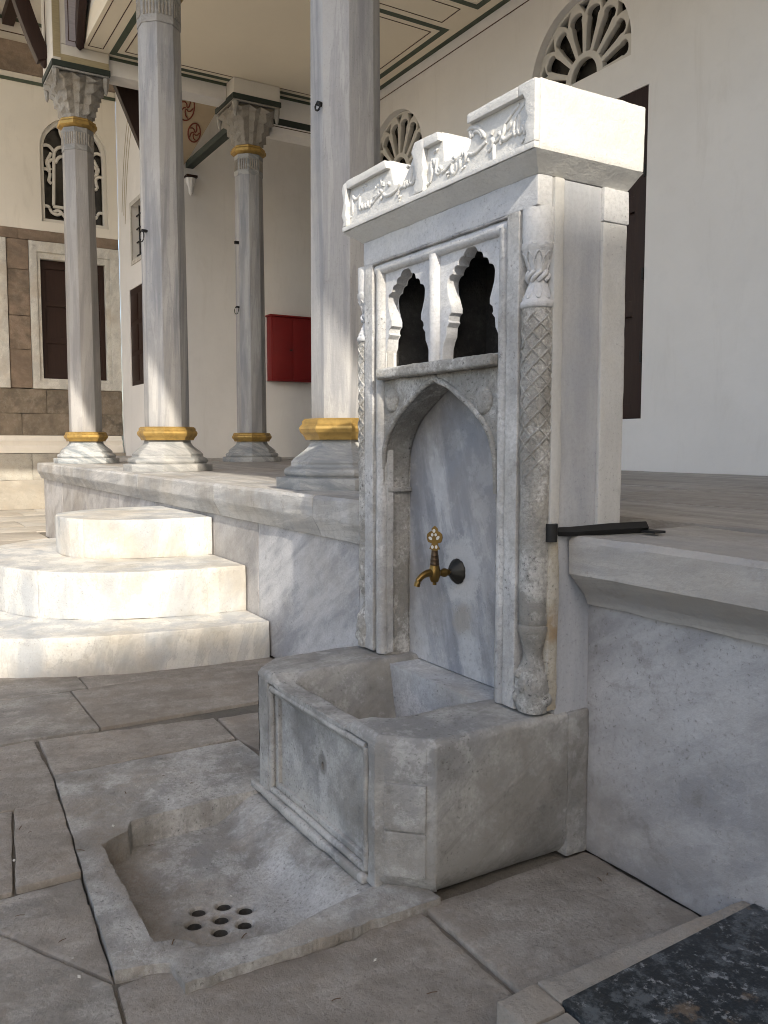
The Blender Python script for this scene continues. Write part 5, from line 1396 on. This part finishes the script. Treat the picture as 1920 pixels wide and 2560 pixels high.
mp_ = [(XF - 0.3, 8.951), (XF + 0.04, 8.951), (XF + 0.06, 9.05), (XF + 0.16, 9.14), (XF + 0.18, 9.26), (XF + 0.28, 9.34), (XF + 0.30, 9.44), (XF - 0.3, 9.44)]
a_ = [b.verts.new((x_, Y0F, z_)) for x_, z_ in mp_]; c_ = [b.verts.new((x_, 6.0, z_)) for x_, z_ in mp_]
b.faces.new(a_); b.faces.new(c_[::-1])
for i in range(len(mp_)): b.faces.new((a_[(i + 1) % len(mp_)], a_[i], c_[i], c_[(i + 1) % len(mp_)]))
finish(b, 'stone_cornice', 'brown', wall_f, worn=(0.25, 0.01, 3.0), sharp=40)
eave = thing('far_eave_shade_roof', 'cream eave soffit with dark wooden beams above the far wall, plus an added unseen roof shading it', 'eave', (XF, 2, 9.6))
box('soffit', XF - 0.3, SHADE_ROOF_X, -1.9, 6.0, 9.95, 10.1, 'plaster_warm', eave)  # carried far past the eave, added out of view to shade the wall
box('frieze', XF - 0.3, XF + 0.2, Y0F, 6.0, 9.441, 9.95, 'plaster_warm', eave)
for yb in (-1.8, -0.3, 1.2, 2.60, 4.1):
    box('beam', XF + 0.2005, XF + 1.55, yb, yb + 0.22, 9.75, 9.949, 'wood', eave, bevel=0.01)
box('painted_line', XF + 0.2, XF + 0.206, Y0F, 6.0, 9.62, 9.64, 'brownline', eave)
box('painted_band', XF + 0.2, XF + 0.208, Y0F, 6.0, 9.86, 9.93, 'green', eave)

# ------------------------------------------------------------------ building across the courtyard (behind the camera; it shades the near court)
opp = thing('courtyard_building', 'tall pale stone building across the courtyard behind the viewer', 'building', (OCC_X + 4, -8, 0))
box('wall', OCC_X, OCC_X + 8, -15, 3, -0.3, OCC_Z - 0.4, 'plaster', opp)
box('roof', OCC_X - 0.02, OCC_X + 8.3, -15.3, 3.3, OCC_Z - 0.399, OCC_Z, 'greybase', opp)
for k in range(4):
    yk_ = -13.5 + k * 4.2
    w = box('window', OCC_X - 0.03, OCC_X - 0.001, yk_, yk_ + 1.6, 4.0, 7.0, 'glass', opp)
    plate('window_frame', [[(yk_ - 0.2, 3.8), (yk_ + 1.8, 3.8), (yk_ + 1.8, 7.2), (yk_ - 0.2, 7.2)], [(yk_, 4.0), (yk_ + 1.6, 4.0), (yk_ + 1.6, 7.0), (yk_, 7.0)]], OCC_X - 0.12, OCC_X - 0.031, 'framestone', w, axis='x')

# ------------------------------------------------------------------ crumbs and dry leaves on the stones
rng = random.Random(3)
b = bmesh.new()
for _ in range(18):
    x_, y_ = rng.uniform(-3.6, -1.55), rng.uniform(0.3, 2.0)
    if y_ > 1.22 and x_ < -2.0: continue
    z_ = (tray_z(x_, y_) if (-3.68 < x_ < -2.03 and y_ > y0_of(x_)) else 0.004)
    s = rng.uniform(0.0025, 0.006)
    a = rng.uniform(0, PI)
    q = [(s * 1.6 * math.cos(a + k * PI / 2) * (1 if k % 2 else 0.5), s * 1.6 * math.sin(a + k * PI / 2) * (1 if k % 2 else 0.5)) for k in range(4)]
    add_prism(b, [(x_ + u, y_ + v) for u, v in q], z_ + 0.0005, z_ + s * 0.6)
cr = finish(b, 'crumbs', 'crumb')
cr["kind"] = "stuff"; cr["label"] = "pale crumbs and grit scattered over drain and paving"; cr["category"] = "crumbs"
b = bmesh.new()
for _ in range(26):
    x_, y_ = rng.uniform(-3.9, -1.55), rng.uniform(0.3, 2.0)
    if y_ > 1.22 and x_ < -2.0: continue
    z_ = (tray_z(x_, y_) if (-3.68 < x_ < -2.03 and y_ > y0_of(x_)) else 0.004)
    a = rng.uniform(0, PI); l_ = rng.uniform(0.006, 0.018)
    add_tube(b, [(x_ - l_ * math.cos(a), y_ - l_ * math.sin(a), z_ + 0.003), (x_, y_ , z_ + 0.005), (x_ + l_ * math.cos(a), y_ + l_ * math.sin(a), z_ + 0.003)], 0.0018, 5, flat=0.5)
lf = finish(b, 'leaf_litter', 'leaf')
lf["kind"] = "stuff"; lf["label"] = "tiny dry leaf stalks scattered over drain and paving"; lf["category"] = "litter"
